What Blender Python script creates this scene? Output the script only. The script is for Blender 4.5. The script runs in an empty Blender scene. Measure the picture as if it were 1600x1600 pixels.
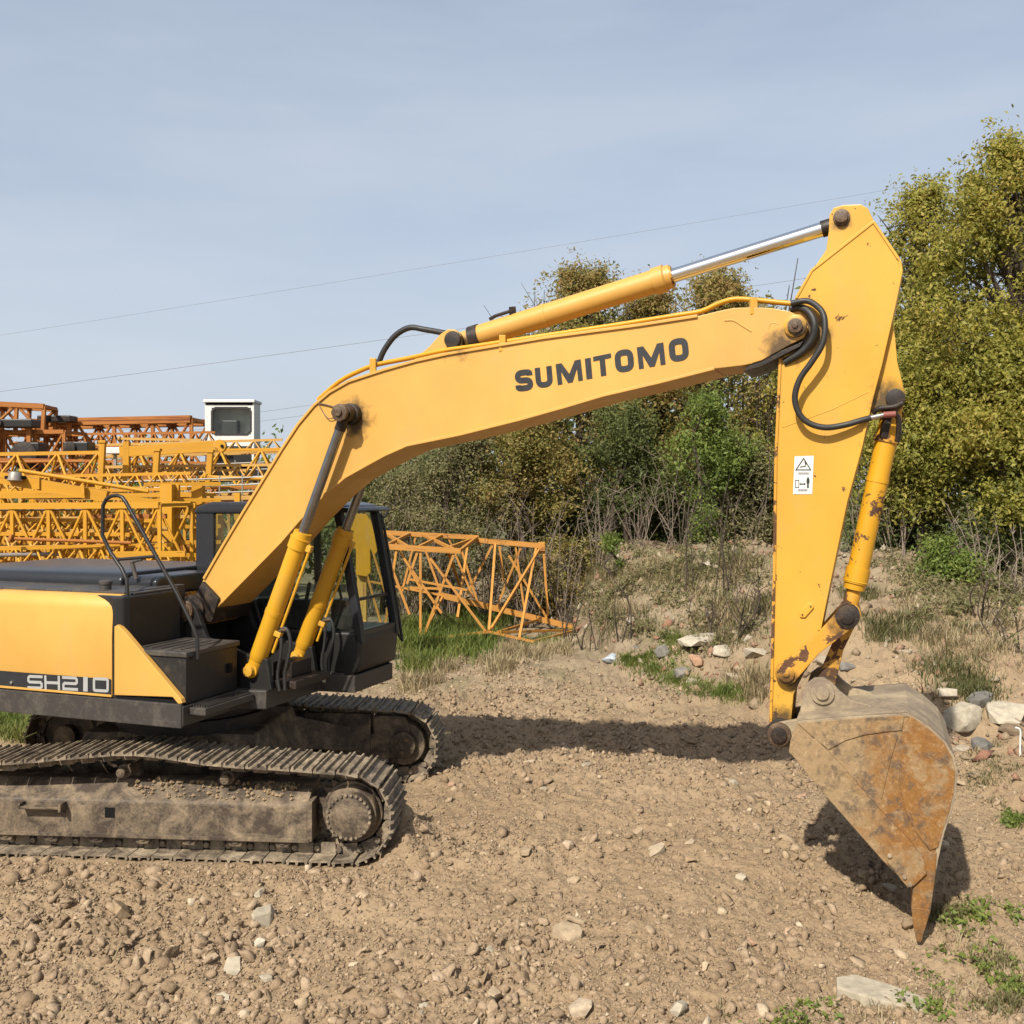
import bpy, bmesh, math, random
import numpy as np
from mathutils import Vector, Matrix

# ---------------------------------------------------------------- camera, world, sun, exposure
scene = bpy.context.scene
COL = scene.collection
CAM_Z, FPX, HOR = 3.06, 1600.0, 770.0
cam_data = bpy.data.cameras.new('camera')
cam = bpy.data.objects.new('camera', cam_data)
COL.objects.link(cam)
cam.location = (0, 0, CAM_Z)
cam.rotation_euler = (math.radians(90), 0, 0)
cam_data.sensor_width = 36
cam_data.lens = 36
cam_data.shift_y = -(800 - HOR) / 1600
cam_data.clip_start = 0.1
cam_data.clip_end = 5000
scene.camera = cam

LIGHT = Vector((0.50, 0.93, -1.02)).normalized()        # direction the sunlight travels
sun_el = math.asin(-LIGHT.z)
sun_az = math.atan2(-LIGHT.x, -LIGHT.y)
world = bpy.data.worlds.new('World')
scene.world = world
world.use_nodes = True
wn = world.node_tree.nodes
wl = world.node_tree.links
wn.clear()
w_out = wn.new('ShaderNodeOutputWorld')
w_bg = wn.new('ShaderNodeBackground')
w_sky = wn.new('ShaderNodeTexSky')
w_sky.sky_type = 'NISHITA'
w_sky.sun_disc = False
w_sky.sun_elevation = sun_el
w_sky.sun_rotation = sun_az
w_sky.altitude = 20
w_sky.air_density = 1.0
w_sky.dust_density = 3.0
w_sky.ozone_density = 1.6
w_bg.inputs['Strength'].default_value = 0.102
# thin high haze veils: pale streaks mixed into the sky
w_tc = wn.new('ShaderNodeTexCoord')
w_map = wn.new('ShaderNodeMapping')
w_map.inputs['Scale'].default_value = (1.1, 1.1, 5.0)
w_map.inputs['Rotation'].default_value = (0.0, 0.18, 0.4)
w_noise = wn.new('ShaderNodeTexNoise')
w_noise.inputs['Scale'].default_value = 1.7
w_noise.inputs['Detail'].default_value = 5
w_noise.inputs['Roughness'].default_value = 0.55
w_ramp = wn.new('ShaderNodeMapRange')
w_ramp.inputs['From Min'].default_value = 0.40
w_ramp.inputs['From Max'].default_value = 0.75
w_ramp.inputs['To Min'].default_value = -0.06
w_ramp.inputs['To Max'].default_value = 0.22
w_mix = wn.new('ShaderNodeMix')
w_mix.data_type = 'RGBA'
w_mix.inputs['B'].default_value = (4.55, 5.02, 5.7, 1)
# the haze is thick near the horizon and thins out upwards
w_sep = wn.new('ShaderNodeSeparateXYZ')
w_el = wn.new('ShaderNodeMapRange')
w_el.inputs['From Min'].default_value = 0.0
w_el.inputs['From Max'].default_value = 0.60
w_el.inputs['To Min'].default_value = 0.86
w_el.inputs['To Max'].default_value = 0.38
w_add = wn.new('ShaderNodeMath')
wl.new(w_tc.outputs['Generated'], w_sep.inputs[0])
wl.new(w_sep.outputs['Z'], w_el.inputs['Value'])
wl.new(w_el.outputs['Result'], w_add.inputs[0])
wl.new(w_ramp.outputs['Result'], w_add.inputs[1])
wl.new(w_tc.outputs['Generated'], w_map.inputs['Vector'])
wl.new(w_map.outputs['Vector'], w_noise.inputs['Vector'])
wl.new(w_noise.outputs['Fac'], w_ramp.inputs['Value'])
wl.new(w_add.outputs[0], w_mix.inputs['Factor'])
wl.new(w_sky.outputs['Color'], w_mix.inputs['A'])
wl.new(w_mix.outputs['Result'], w_bg.inputs['Color'])
wl.new(w_bg.outputs['Background'], w_out.inputs['Surface'])

sun_data = bpy.data.lights.new('sun', 'SUN')
sun_data.energy = 5.0
sun_data.angle = math.radians(1.0)
sun_data.color = (1.0, 0.94, 0.84)
sun = bpy.data.objects.new('sun', sun_data)
COL.objects.link(sun)
sun.rotation_euler = LIGHT.to_track_quat('-Z', 'Y').to_euler()
sun.location = (-10, -18, 20)

scene.view_settings.view_transform = 'Standard'
scene.view_settings.look = 'None'
scene.view_settings.exposure = 0.47
scene.view_settings.gamma = 1.0
scene.render.engine = 'CYCLES'
scene.cycles.max_bounces = 6
scene.cycles.diffuse_bounces = 3
scene.cycles.transparent_max_bounces = 12

rng = np.random.default_rng(11)
random.seed(5)

# ---------------------------------------------------------------- helpers: noise
def _hash(ix, iy, seed):
    h = (ix.astype(np.int64) * 374761393 + iy.astype(np.int64) * 668265263 + seed * 974711) & 0xFFFFFFFF
    h = ((h ^ (h >> 13)) * 1274126177) & 0xFFFFFFFF
    return ((h ^ (h >> 16)) & 0xFFFFFF) / float(0xFFFFFF)

def vnoise(x, y, seed=0):
    x = np.asarray(x, float); y = np.asarray(y, float)
    ix = np.floor(x); iy = np.floor(y)
    fx = x - ix; fy = y - iy
    fx = fx * fx * (3 - 2 * fx); fy = fy * fy * (3 - 2 * fy)
    a = _hash(ix, iy, seed); b = _hash(ix + 1, iy, seed)
    c = _hash(ix, iy + 1, seed); d = _hash(ix + 1, iy + 1, seed)
    return (a + (b - a) * fx) * (1 - fy) + (c + (d - c) * fx) * fy - 0.5

def fbm(x, y, octaves=4, seed=0, gain=0.5):
    s = 0; a = 1.0
    for k in range(octaves):
        s = s + a * vnoise(x * 2 ** k + 17.3 * k, y * 2 ** k - 9.1 * k, seed + k)
        a *= gain
    return s

def sstep(a, b, x):
    t = np.clip((x - a) / (b - a), 0, 1)
    return t * t * (3 - 2 * t)

# ---------------------------------------------------------------- helpers: materials
def new_mat(name):
    m = bpy.data.materials.new(name)
    m.use_nodes = True
    nt = m.node_tree
    for n in list(nt.nodes):
        if n.type != 'OUTPUT_MATERIAL':
            nt.nodes.remove(n)
    out = [n for n in nt.nodes if n.type == 'OUTPUT_MATERIAL'][0]
    b = nt.nodes.new('ShaderNodeBsdfPrincipled')
    nt.links.new(b.outputs['BSDF'], out.inputs['Surface'])
    return m, nt, b, out

def nd(nt, kind, **kw):
    n = nt.nodes.new(kind)
    for k, v in kw.items():
        if k in n.inputs:
            n.inputs[k].default_value = v
        else:
            setattr(n, k, v)
    return n

def coords(nt, random_shift=False):
    tc = nd(nt, 'ShaderNodeTexCoord')
    o = tc.outputs['Object']
    if random_shift:
        oi = nd(nt, 'ShaderNodeObjectInfo')
        ml = nd(nt, 'ShaderNodeVectorMath', operation='MULTIPLY_ADD')
        cmb = nd(nt, 'ShaderNodeCombineXYZ')
        for k in range(3):
            nt.links.new(oi.outputs['Random'], cmb.inputs[k])
        ml.inputs[1].default_value = (37, 51, 23)
        nt.links.new(cmb.outputs[0], ml.inputs[0])
        nt.links.new(o, ml.inputs[2])
        o = ml.outputs[0]
    return o

def noise(nt, co, scale, detail=4, rough=0.55, dist=0.0, vscale=None):
    if vscale:
        mp = nd(nt, 'ShaderNodeMapping')
        mp.inputs['Scale'].default_value = vscale
        nt.links.new(co, mp.inputs['Vector'])
        co = mp.outputs['Vector']
    n = nd(nt, 'ShaderNodeTexNoise', Scale=scale, Detail=detail, Roughness=rough, Distortion=dist)
    nt.links.new(co, n.inputs['Vector'])
    return n.outputs['Fac']

def remap(nt, val, a, b, c=0.0, d=1.0):
    m = nd(nt, 'ShaderNodeMapRange')
    for k, v in zip(('From Min', 'From Max', 'To Min', 'To Max'), (a, b, c, d)):
        m.inputs[k].default_value = v
    nt.links.new(val, m.inputs['Value'])
    return m.outputs['Result']

def mixc(nt, fac, a, b):
    m = nd(nt, 'ShaderNodeMix', data_type='RGBA')
    for s, v in (('A', a), ('B', b)):
        if isinstance(v, tuple):
            m.inputs[s].default_value = (*v, 1)
        else:
            nt.links.new(v, m.inputs[s])
    if isinstance(fac, float):
        m.inputs['Factor'].default_value = fac
    else:
        nt.links.new(fac, m.inputs['Factor'])
    return m.outputs['Result']

def mathn(nt, op, a, b):
    m = nd(nt, 'ShaderNodeMath', operation=op)
    for k, v in enumerate((a, b)):
        if isinstance(v, (int, float)):
            m.inputs[k].default_value = v
        else:
            nt.links.new(v, m.inputs[k])
    return m.outputs[0]

def bump(nt, b, h, strength=0.4, dist=0.02):
    bp = nd(nt, 'ShaderNodeBump', Strength=strength, Distance=dist)
    nt.links.new(h, bp.inputs['Height'])
    nt.links.new(bp.outputs['Normal'], b.inputs['Normal'])

def paint_mat(name, base, wear=0.0, dust=0.15, rough=0.42, rust=(0.07, 0.032, 0.014), shift=False, chip_scale=9.0, dustc=(0.30, 0.22, 0.14), low=0.0):
    m, nt, b, out = new_mat(name)
    co = coords(nt, shift)
    big = noise(nt, co, 0.9, 4, 0.6)
    c = mixc(nt, remap(nt, big, 0.3, 0.7), tuple(x * 0.86 for x in base), tuple(min(1, x * 1.06) for x in base))
    grime = noise(nt, co, 3.0, 6, 0.65, 0.6, (1, 1, 0.45))
    c = mixc(nt, remap(nt, grime, 0.55, 0.85, 0.0, dust * 1.6), c, dustc)
    speck = noise(nt, co, 60, 2, 0.5)
    c = mixc(nt, remap(nt, speck, 0.70, 0.76, 0.0, 0.35), c, tuple(x * 0.45 for x in base))
    r = remap(nt, grime, 0.3, 0.8, rough - 0.08, rough + 0.25)
    if wear > 0:
        ch = noise(nt, co, chip_scale, 9, 0.68, 0.3)
        if low:   # the paint has gone most where the arm works in the soil
            sz = nd(nt, 'ShaderNodeSeparateXYZ'); nt.links.new(co, sz.inputs[0])
            ch = mathn(nt, 'ADD', ch, remap(nt, sz.outputs['Z'], 2.1, 0.9, 0.0, low))
        th = 0.75 - 0.24 * wear
        f = remap(nt, ch, th, th + 0.025)
        rc = mixc(nt, noise(nt, co, 25, 3), tuple(x * 0.55 for x in rust), tuple(x * 1.9 for x in rust))
        c = mixc(nt, f, c, rc)
        r = mathn(nt, 'ADD', r, mathn(nt, 'MULTIPLY', f, 0.35))
        bump(nt, b, mathn(nt, 'SUBTRACT', 1.0, f), 0.25, 0.004)
    else:
        bump(nt, b, noise(nt, co, 1.6, 3), 0.10, 0.05)
    nt.links.new(c, b.inputs['Base Color'])
    nt.links.new(r, b.inputs['Roughness'])
    b.inputs['Specular IOR Level'].default_value = 0.4
    return m

def dirty_mat(name, base, dirt, amount=0.5, scale=4.0, rough=0.7, shift=False, metallic=0.0, bumps=0.3):
    """base colour with blotches of dried soil."""
    m, nt, b, out = new_mat(name)
    co = coords(nt, shift)
    n1 = noise(nt, co, scale, 7, 0.66, 0.5)
    n2 = noise(nt, co, scale * 9, 5, 0.7)
    f = mathn(nt, 'ADD', mathn(nt, 'MULTIPLY', n1, 0.75), mathn(nt, 'MULTIPLY', n2, 0.25))
    lo = 0.72 - 0.5 * amount
    f = remap(nt, f, lo, lo + 0.22, 0.0, 0.95)
    c = mixc(nt, n2, tuple(x * 0.75 for x in base), tuple(x * 1.25 for x in base))
    d = mixc(nt, n1, tuple(x * 0.7 for x in dirt), tuple(x * 1.2 for x in dirt))
    nt.links.new(mixc(nt, f, c, d), b.inputs['Base Color'])
    nt.links.new(remap(nt, f, 0, 1, rough - 0.15, 0.95), b.inputs['Roughness'])
    b.inputs['Metallic'].default_value = metallic
    b.inputs['Specular IOR Level'].default_value = 0.35
    bump(nt, b, mathn(nt, 'ADD', f, n2), bumps, 0.006)
    return m

def plain_mat(name, base, rough=0.5, metallic=0.0, spec=0.5, var=0.15):
    m, nt, b, out = new_mat(name)
    co = coords(nt)
    n = noise(nt, co, 14, 4)
    nt.links.new(mixc(nt, n, tuple(x * (1 - var) for x in base), tuple(min(1, x * (1 + var)) for x in base)), b.inputs['Base Color'])
    nt.links.new(remap(nt, n, 0.3, 0.7, rough * 0.8, min(1, rough * 1.2)), b.inputs['Roughness'])
    b.inputs['Metallic'].default_value = metallic
    b.inputs['Specular IOR Level'].default_value = spec
    return m

def leaf_mat(name, cols, trans=0.35):
    m, nt, b, out = new_mat(name)
    nt.nodes.remove(b)
    geo = nd(nt, 'ShaderNodeNewGeometry')
    rp = nd(nt, 'ShaderNodeValToRGB')
    el = rp.color_ramp.elements
    while len(el) < len(cols):
        el.new(0.5)
    for k, cc in enumerate(cols):
        el[k].position = k / (len(cols) - 1)
        el[k].color = (*cc, 1)
    co = nd(nt, 'ShaderNodeTexCoord').outputs['Object']
    n = noise(nt, co, 0.7, 3)
    f = mathn(nt, 'ADD', mathn(nt, 'MULTIPLY', geo.outputs['Random Per Island'], 0.6), remap(nt, n, 0.35, 0.65, 0.0, 0.4))
    nt.links.new(f, rp.inputs['Fac'])
    d = nd(nt, 'ShaderNodeBsdfPrincipled', Roughness=0.55)
    d.inputs['Specular IOR Level'].default_value = 0.3
    t = nd(nt, 'ShaderNodeBsdfTranslucent')
    nt.links.new(rp.outputs['Color'], d.inputs['Base Color'])
    nt.links.new(rp.outputs['Color'], t.inputs['Color'])
    mx = nd(nt, 'ShaderNodeMixShader')
    mx.inputs[0].default_value = trans
    nt.links.new(d.outputs[0], mx.inputs[1])
    nt.links.new(t.outputs[0], mx.inputs[2])
    nt.links.new(mx.outputs[0], out.inputs['Surface'])
    return m

def island_mat(name, cols, rough=0.95, bumps=0.35, scale=30, shift=False):
    """each loose piece (island) takes its own colour from a ramp; for stones, clods, straw."""
    m, nt, b, out = new_mat(name)
    geo = nd(nt, 'ShaderNodeNewGeometry')
    rp = nd(nt, 'ShaderNodeValToRGB')
    el = rp.color_ramp.elements
    while len(el) < len(cols):
        el.new(0.5)
    for k, (p, cc) in enumerate(cols):
        el[k].position = p
        el[k].color = (*cc, 1)
    if shift:
        oi = nd(nt, 'ShaderNodeObjectInfo')
        nt.links.new(oi.outputs['Random'], rp.inputs['Fac'])
    else:
        nt.links.new(geo.outputs['Random Per Island'], rp.inputs['Fac'])
    co = coords(nt, shift)
    n = noise(nt, co, scale, 6, 0.65)
    v = nd(nt, 'ShaderNodeHueSaturation')
    nt.links.new(remap(nt, n, 0.25, 0.75, 0.7, 1.3), v.inputs['Value'])
    nt.links.new(rp.outputs['Color'], v.inputs['Color'])
    nt.links.new(v.outputs['Color'], b.inputs['Base Color'])
    b.inputs['Roughness'].default_value = rough
    b.inputs['Specular IOR Level'].default_value = 0.2
    bump(nt, b, n, bumps, 0.01)
    return m

# ---------------------------------------------------------------- helpers: meshes and objects
OFF = {}
def tag(o, label, cat, group=None):
    o['label'] = label
    o['category'] = cat
    if group:
        o['group'] = group
    return o

def thing(name, label, cat, loc=(0, 0, 0), group=None):
    o = bpy.data.objects.new(name, None)
    COL.objects.link(o)
    o.location = loc
    o.empty_display_size = 0.2
    OFF[o.name] = Vector(loc)
    return tag(o, label, cat, group)

def link_mesh(name, me, parent=None):
    o = bpy.data.objects.new(name, me)
    COL.objects.link(o)
    if parent is not None:
        o.parent = parent
        OFF[o.name] = OFF[parent.name]
    else:
        OFF[o.name] = Vector((0, 0, 0))
    return o

class MB:
    """collects faces in WORLD coordinates; build() makes one mesh object."""
    def __init__(s):
        s.v = []; s.f = []
    def add(s, vs, fs):
        n = len(s.v)
        s.v += [tuple(p) for p in vs]
        s.f += [tuple(i + n for i in f) for f in fs]
        return s
    def loft(s, rings, cap=True, closed=True):
        n = len(rings[0]); base = len(s.v)
        for r in rings:
            s.v += [tuple(p) for p in r]
        for k in range(len(rings) - 1):
            for i in range(n if closed else n - 1):
                j = (i + 1) % n
                a = base + k * n
                s.f.append((a + i, a + j, a + n + j, a + n + i))
        if cap:
            s.f.append(tuple(base + i for i in range(n))[::-1])
            s.f.append(tuple(base + (len(rings) - 1) * n + i for i in range(n)))
        return s
    def tube(s, pts, r, n=10, cap=True):
        pts = [Vector(p) for p in pts]
        rs = r if isinstance(r, (list, tuple)) else [r] * len(pts)
        rings = []
        t0 = (pts[1] - pts[0]).normalized()
        up = Vector((0, 0, 1)) if abs(t0.z) < 0.9 else Vector((1, 0, 0))
        a = t0.cross(up).normalized()
        for k, p in enumerate(pts):
            if k == 0: t = t0
            elif k == len(pts) - 1: t = (pts[k] - pts[k - 1]).normalized()
            else: t = ((pts[k + 1] - pts[k]).normalized() + (pts[k] - pts[k - 1]).normalized()).normalized()
            a = (a - t * a.dot(t)).normalized()
            b = t.cross(a)
            rings.append([p + (a * math.cos(2 * math.pi * i / n) + b * math.sin(2 * math.pi * i / n)) * rs[k] for i in range(n)])
        return s.loft(rings, cap)
    def bar(s, p, q, w, h=None, up=(0, 0, 1)):
        p, q = Vector(p), Vector(q)
        h = h or w
        t = (q - p).normalized()
        up = Vector(up)
        if abs(t.dot(up)) > 0.95: up = Vector((0, 1, 0))
        a = t.cross(up).normalized(); b = a.cross(t)
        c = [a * w / 2 + b * h / 2, -a * w / 2 + b * h / 2, -a * w / 2 - b * h / 2, a * w / 2 - b * h / 2]
        return s.loft([[p + x for x in c], [q + x for x in c]])
    def bm(s):
        b = bmesh.new()
        vs = [b.verts.new(p) for p in s.v]
        for f in s.f:
            try: b.faces.new([vs[i] for i in f])
            except ValueError: pass
        bmesh.ops.recalc_face_normals(b, faces=b.faces)
        return b
    def build(s, name, mat, parent=None, bevel=0.0, segs=2, smooth=False, angle=35):
        off = OFF[parent.name] if parent is not None else Vector((0, 0, 0))
        b = s.bm()
        if bevel > 0:
            ed = [e for e in b.edges if len(e.link_faces) == 2 and e.calc_face_angle(0) > math.radians(angle)]
            bmesh.ops.bevel(b, geom=ed, offset=bevel, segments=segs, profile=0.6, affect='EDGES', clamp_overlap=True)
        if smooth:
            for f in b.faces: f.smooth = True
            for e in b.edges:
                if len(e.link_faces) == 2 and e.calc_face_angle(0) > math.radians(smooth if smooth is not True else 40):
                    e.smooth = False
        bmesh.ops.translate(b, verts=b.verts, vec=-off)
        me = bpy.data.meshes.new(name)
        b.to_mesh(me); b.free()
        me.materials.append(mat)
        return link_mesh(name, me, parent)

def np_mesh(name, verts, faces, mat, parent=None, smooth=False):
    """fast mesh from numpy: faces (n,3) or (n,4)."""
    off = OFF[parent.name] if parent is not None else Vector((0, 0, 0))
    verts = np.asarray(verts, np.float32) - np.array(off, np.float32)
    faces = np.asarray(faces, np.int32)
    k = faces.shape[1]
    me = bpy.data.meshes.new(name)
    me.vertices.add(len(verts)); me.vertices.foreach_set('co', verts.ravel())
    me.loops.add(faces.size); me.loops.foreach_set('vertex_index', faces.ravel())
    me.polygons.add(len(faces)); me.polygons.foreach_set('loop_start', np.arange(len(faces), dtype=np.int32) * k)
    if smooth:
        me.polygons.foreach_set('use_smooth', np.ones(len(faces), bool))
    me.update(calc_edges=True)
    me.materials.append(mat)
    return link_mesh(name, me, parent)

def smooth_path(pts, n=6):
    """Catmull-Rom through the points."""
    P = [Vector(p) for p in pts]
    P = [P[0] * 2 - P[1]] + P + [P[-1] * 2 - P[-2]]
    out = []
    for i in range(1, len(P) - 2):
        for k in range(n):
            t = k / n
            a, b, c, d = P[i - 1], P[i], P[i + 1], P[i + 2]
            out.append(0.5 * ((2 * b) + (c - a) * t + (2 * a - 5 * b + 4 * c - d) * t * t + (3 * b - a - 3 * c + d) * t ** 3))
    out.append(P[-2])
    return out

def at(x, y, d):
    """world point seen at photo position (x, y) when it stands d metres away."""
    return Vector(((x - 800) / FPX * d, d, CAM_Z - (y - HOR) / FPX * d))

# ---------------------------------------------------------------- materials
YEL = (0.52, 0.286, 0.062)
YEL2 = (0.52, 0.280, 0.030)
M = {}
M['yellow'] = paint_mat('machine_yellow', YEL, 0.22, 0.16)
M['yellow_chip'] = paint_mat('machine_yellow_chipped', YEL2, 0.44, 0.16, low=0.11)
M['yellow_worn'] = paint_mat('machine_yellow_worn', (0.51, 0.25, 0.025), 0.95, 0.2, chip_scale=6)
M['yellow_cyl'] = paint_mat('cylinder_yellow', (0.53, 0.27, 0.014), 0.18, 0.12, 0.36)
M['yellow_cylworn'] = paint_mat('cylinder_yellow_worn', (0.53, 0.27, 0.014), 0.82, 0.16, 0.38, rust=(0.05, 0.022, 0.012), chip_scale=3.2)
M['black'] = dirty_mat('black_steel', (0.017, 0.016, 0.015), (0.10, 0.078, 0.052), 0.26, 2.2, 0.55, bumps=0.08)
M['deck'] = dirty_mat('dusty_deck_steel', (0.042, 0.037, 0.033), (0.105, 0.085, 0.062), 0.46, 3.5, 0.6, bumps=0.12)
M['hood'] = dirty_mat('hood_blue_black', (0.019, 0.020, 0.023), (0.09, 0.08, 0.068), 0.20, 2.0, 0.45, bumps=0.08)
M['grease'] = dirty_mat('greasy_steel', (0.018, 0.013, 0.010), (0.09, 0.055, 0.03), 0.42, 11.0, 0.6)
M['pin'] = dirty_mat('pin_steel', (0.07, 0.045, 0.028), (0.20, 0.13, 0.07), 0.45, 14.0, 0.5)
M['chrome'] = plain_mat('chrome_rod', (0.78, 0.78, 0.77), 0.10, 1.0, 0.5, 0.03)
M['chrome_dull'] = plain_mat('dull_rod', (0.24, 0.235, 0.23), 0.20, 0.95, 0.5, 0.2)
M['rubber'] = plain_mat('hose_rubber', (0.016, 0.015, 0.014), 0.55)
M['track'] = dirty_mat('track_steel', (0.075, 0.058, 0.044), (0.33, 0.26, 0.172), 0.64, 7.0, 0.6, True, bumps=0.5)
M['frame'] = dirty_mat('track_frame_dirt', (0.052, 0.038, 0.027), (0.25, 0.187, 0.118), 0.58, 5.5, 0.7, bumps=0.4)
M['dark'] = plain_mat('dark_recess', (0.008, 0.008, 0.008), 0.9, 0, 0.1)  # near-black; painted shade of gaps and holes, also some dark fittings
M['white'] = plain_mat('white_paint', (0.56, 0.56, 0.52), 0.5, 0, 0.4, 0.05)
M['ink'] = plain_mat('black_ink', (0.017, 0.018, 0.020), 0.5, 0, 0.4, 0.1)
M['silver_ink'] = plain_mat('silver_ink', (0.30, 0.30, 0.29), 0.5, 0, 0.4, 0.1)
M['steel'] = plain_mat('fitting_steel', (0.45, 0.44, 0.42), 0.35, 0.9)
M['red'] = plain_mat('red_sleeve', (0.19, 0.055, 0.04), 0.6)
M['seat'] = plain_mat('seat_vinyl', (0.02, 0.02, 0.02), 0.6)
M['crane'] = paint_mat('crane_yellow', (0.47, 0.225, 0.008), 0.52, 0.35, 0.55, rust=(0.16, 0.055, 0.015), shift=True, chip_scale=1.5)
M['crane_pale'] = paint_mat('crane_yellow_faded', (0.46, 0.26, 0.06), 0.66, 0.4, 0.6, rust=(0.20, 0.075, 0.02), shift=True, chip_scale=2.0)
M['crane_rust'] = paint_mat('crane_rust_orange', (0.32, 0.115, 0.018), 0.75, 0.3, 0.7, rust=(0.13, 0.045, 0.018), shift=True, chip_scale=1.2)
M['galv'] = plain_mat('galvanised_rail', (0.25, 0.23, 0.20), 0.5, 0.3)
M['truss'] = paint_mat('truss_orange', (0.43, 0.195, 0.034), 0.66, 0.3, 0.6, rust=(0.20, 0.08, 0.03), shift=True, chip_scale=2.5)

def glass_mat():
    m, nt, b, out = new_mat('cab_glass')
    nt.nodes.remove(b)
    tr = nd(nt, 'ShaderNodeBsdfTransparent')
    tr.inputs['Color'].default_value = (0.88, 0.92, 0.89, 1)
    gl = nd(nt, 'ShaderNodeBsdfGlossy', Roughness=0.03)
    lw = nd(nt, 'ShaderNodeLayerWeight', Blend=0.5)
    fr = nd(nt, 'ShaderNodeMath', operation='POWER')
    nt.links.new(lw.outputs['Facing'], fr.inputs[0]); fr.inputs[1].default_value = 5.0
    fr2 = nd(nt, 'ShaderNodeMath', operation='MULTIPLY_ADD'); nt.links.new(fr.outputs[0], fr2.inputs[0]); fr2.inputs[1].default_value = 0.5; fr2.inputs[2].default_value = 0.035; fr = fr2
    df = nd(nt, 'ShaderNodeBsdfDiffuse')
    df.inputs['Color'].default_value = (0.3, 0.29, 0.25, 1)
    co = coords(nt)
    n = noise(nt, co, 3, 5)
    m1 = nd(nt, 'ShaderNodeMixShader'); m2 = nd(nt, 'ShaderNodeMixShader')
    nt.links.new(fr.outputs[0], m1.inputs[0])
    nt.links.new(tr.outputs[0], m1.inputs[1]); nt.links.new(gl.outputs[0], m1.inputs[2])
    nt.links.new(remap(nt, n, 0.40, 0.80, 0.0, 0.07), m2.inputs[0])
    nt.links.new(m1.outputs[0], m2.inputs[1]); nt.links.new(df.outputs[0], m2.inputs[2])
    nt.links.new(m2.outputs[0], out.inputs['Surface'])
    return m
M['glass'] = glass_mat()

def bucket_mat(name, rustier):
    m, nt, b, out = new_mat(name)
    co = coords(nt)
    n1 = noise(nt, co, 1.9, 7, 0.66, 0.8)
    n2 = noise(nt, co, 8, 9, 0.74, 0.4)
    n3 = noise(nt, co, 34, 7, 0.72)
    n4 = noise(nt, co, 5.0, 9, 0.72, 0.3)
    steel = mixc(nt, n3, (0.045, 0.036, 0.028), (0.13, 0.095, 0.068))
    rust = mixc(nt, n3, (0.105, 0.048, 0.016), (0.31, 0.150, 0.042))
    mud = mixc(nt, n3, (0.17, 0.112, 0.056), (0.35, 0.245, 0.132))
    sx = nd(nt, 'ShaderNodeSeparateXYZ'); nt.links.new(co, sx.inputs[0])
    g = mathn(nt, 'ADD', remap(nt, sx.outputs['X'], 5.25, 6.25, -0.20, 0.30), mathn(nt, 'ADD', n1, rustier))
    c = mixc(nt, remap(nt, g, 0.44, 0.64), mud, rust)
    c = mixc(nt, remap(nt, n2, 0.49, 0.60, 0.0, 0.85), c, steel)
    c = mixc(nt, remap(nt, n4, 0.50, 0.60, 0.0, 0.80), c, mud)
    c = mixc(nt, remap(nt, n3, 0.56, 0.70, 0.0, 0.5), c, (0.40, 0.30, 0.185))
    nt.links.new(c, b.inputs['Base Color'])
    b.inputs['Roughness'].default_value = 0.85
    b.inputs['Specular IOR Level'].default_value = 0.2
    bump(nt, b, mathn(nt, 'ADD', n2, mathn(nt, 'MULTIPLY', n3, 0.6)), 0.6, 0.012)
    return m
M['bucket'] = bucket_mat('bucket_steel', 0.0)
M['bucket_rust'] = bucket_mat('bucket_rust', 0.10)
M['bucket_dust'] = dirty_mat('bucket_dust', (0.17, 0.13, 0.09), (0.33, 0.26, 0.165), 0.62, 3.0, 0.8, bumps=0.3)

def add_stains(mat, spots, colour=(0.030, 0.020, 0.012), amount=0.88):
    """grease smears round the pins; spots: (point in the machine's own space, reach)."""
    nt = mat.node_tree
    b = [n for n in nt.nodes if n.type == 'BSDF_PRINCIPLED'][0]
    c = b.inputs['Base Color'].links[0].from_socket
    co = coords(nt)
    n = noise(nt, co, 9, 6, 0.65, 0.4)
    for p, r in spots:
        d = nd(nt, 'ShaderNodeVectorMath', operation='DISTANCE')
        nt.links.new(co, d.inputs[0]); d.inputs[1].default_value = p
        e = mathn(nt, 'ADD', d.outputs['Value'], mathn(nt, 'MULTIPLY', mathn(nt, 'SUBTRACT', n, 0.5), r * 1.6))
        c = mixc(nt, remap(nt, e, r * 0.45, r, amount, 0.0), c, colour)
    nt.links.new(c, b.inputs['Base Color'])

# ================================================================ GROUND
def bank_foot(X):
    # the line where the dirt flat ends and the rubble bank begins
    return np.interp(X, [-3, 0.3, 1.4, 1.9, 3.3, 4.4, 5.0, 7.0, 12], [34, 27.0, 23.0, 17.6, 14.4, 11.0, 9.6, 8.6, 8.2])

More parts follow.
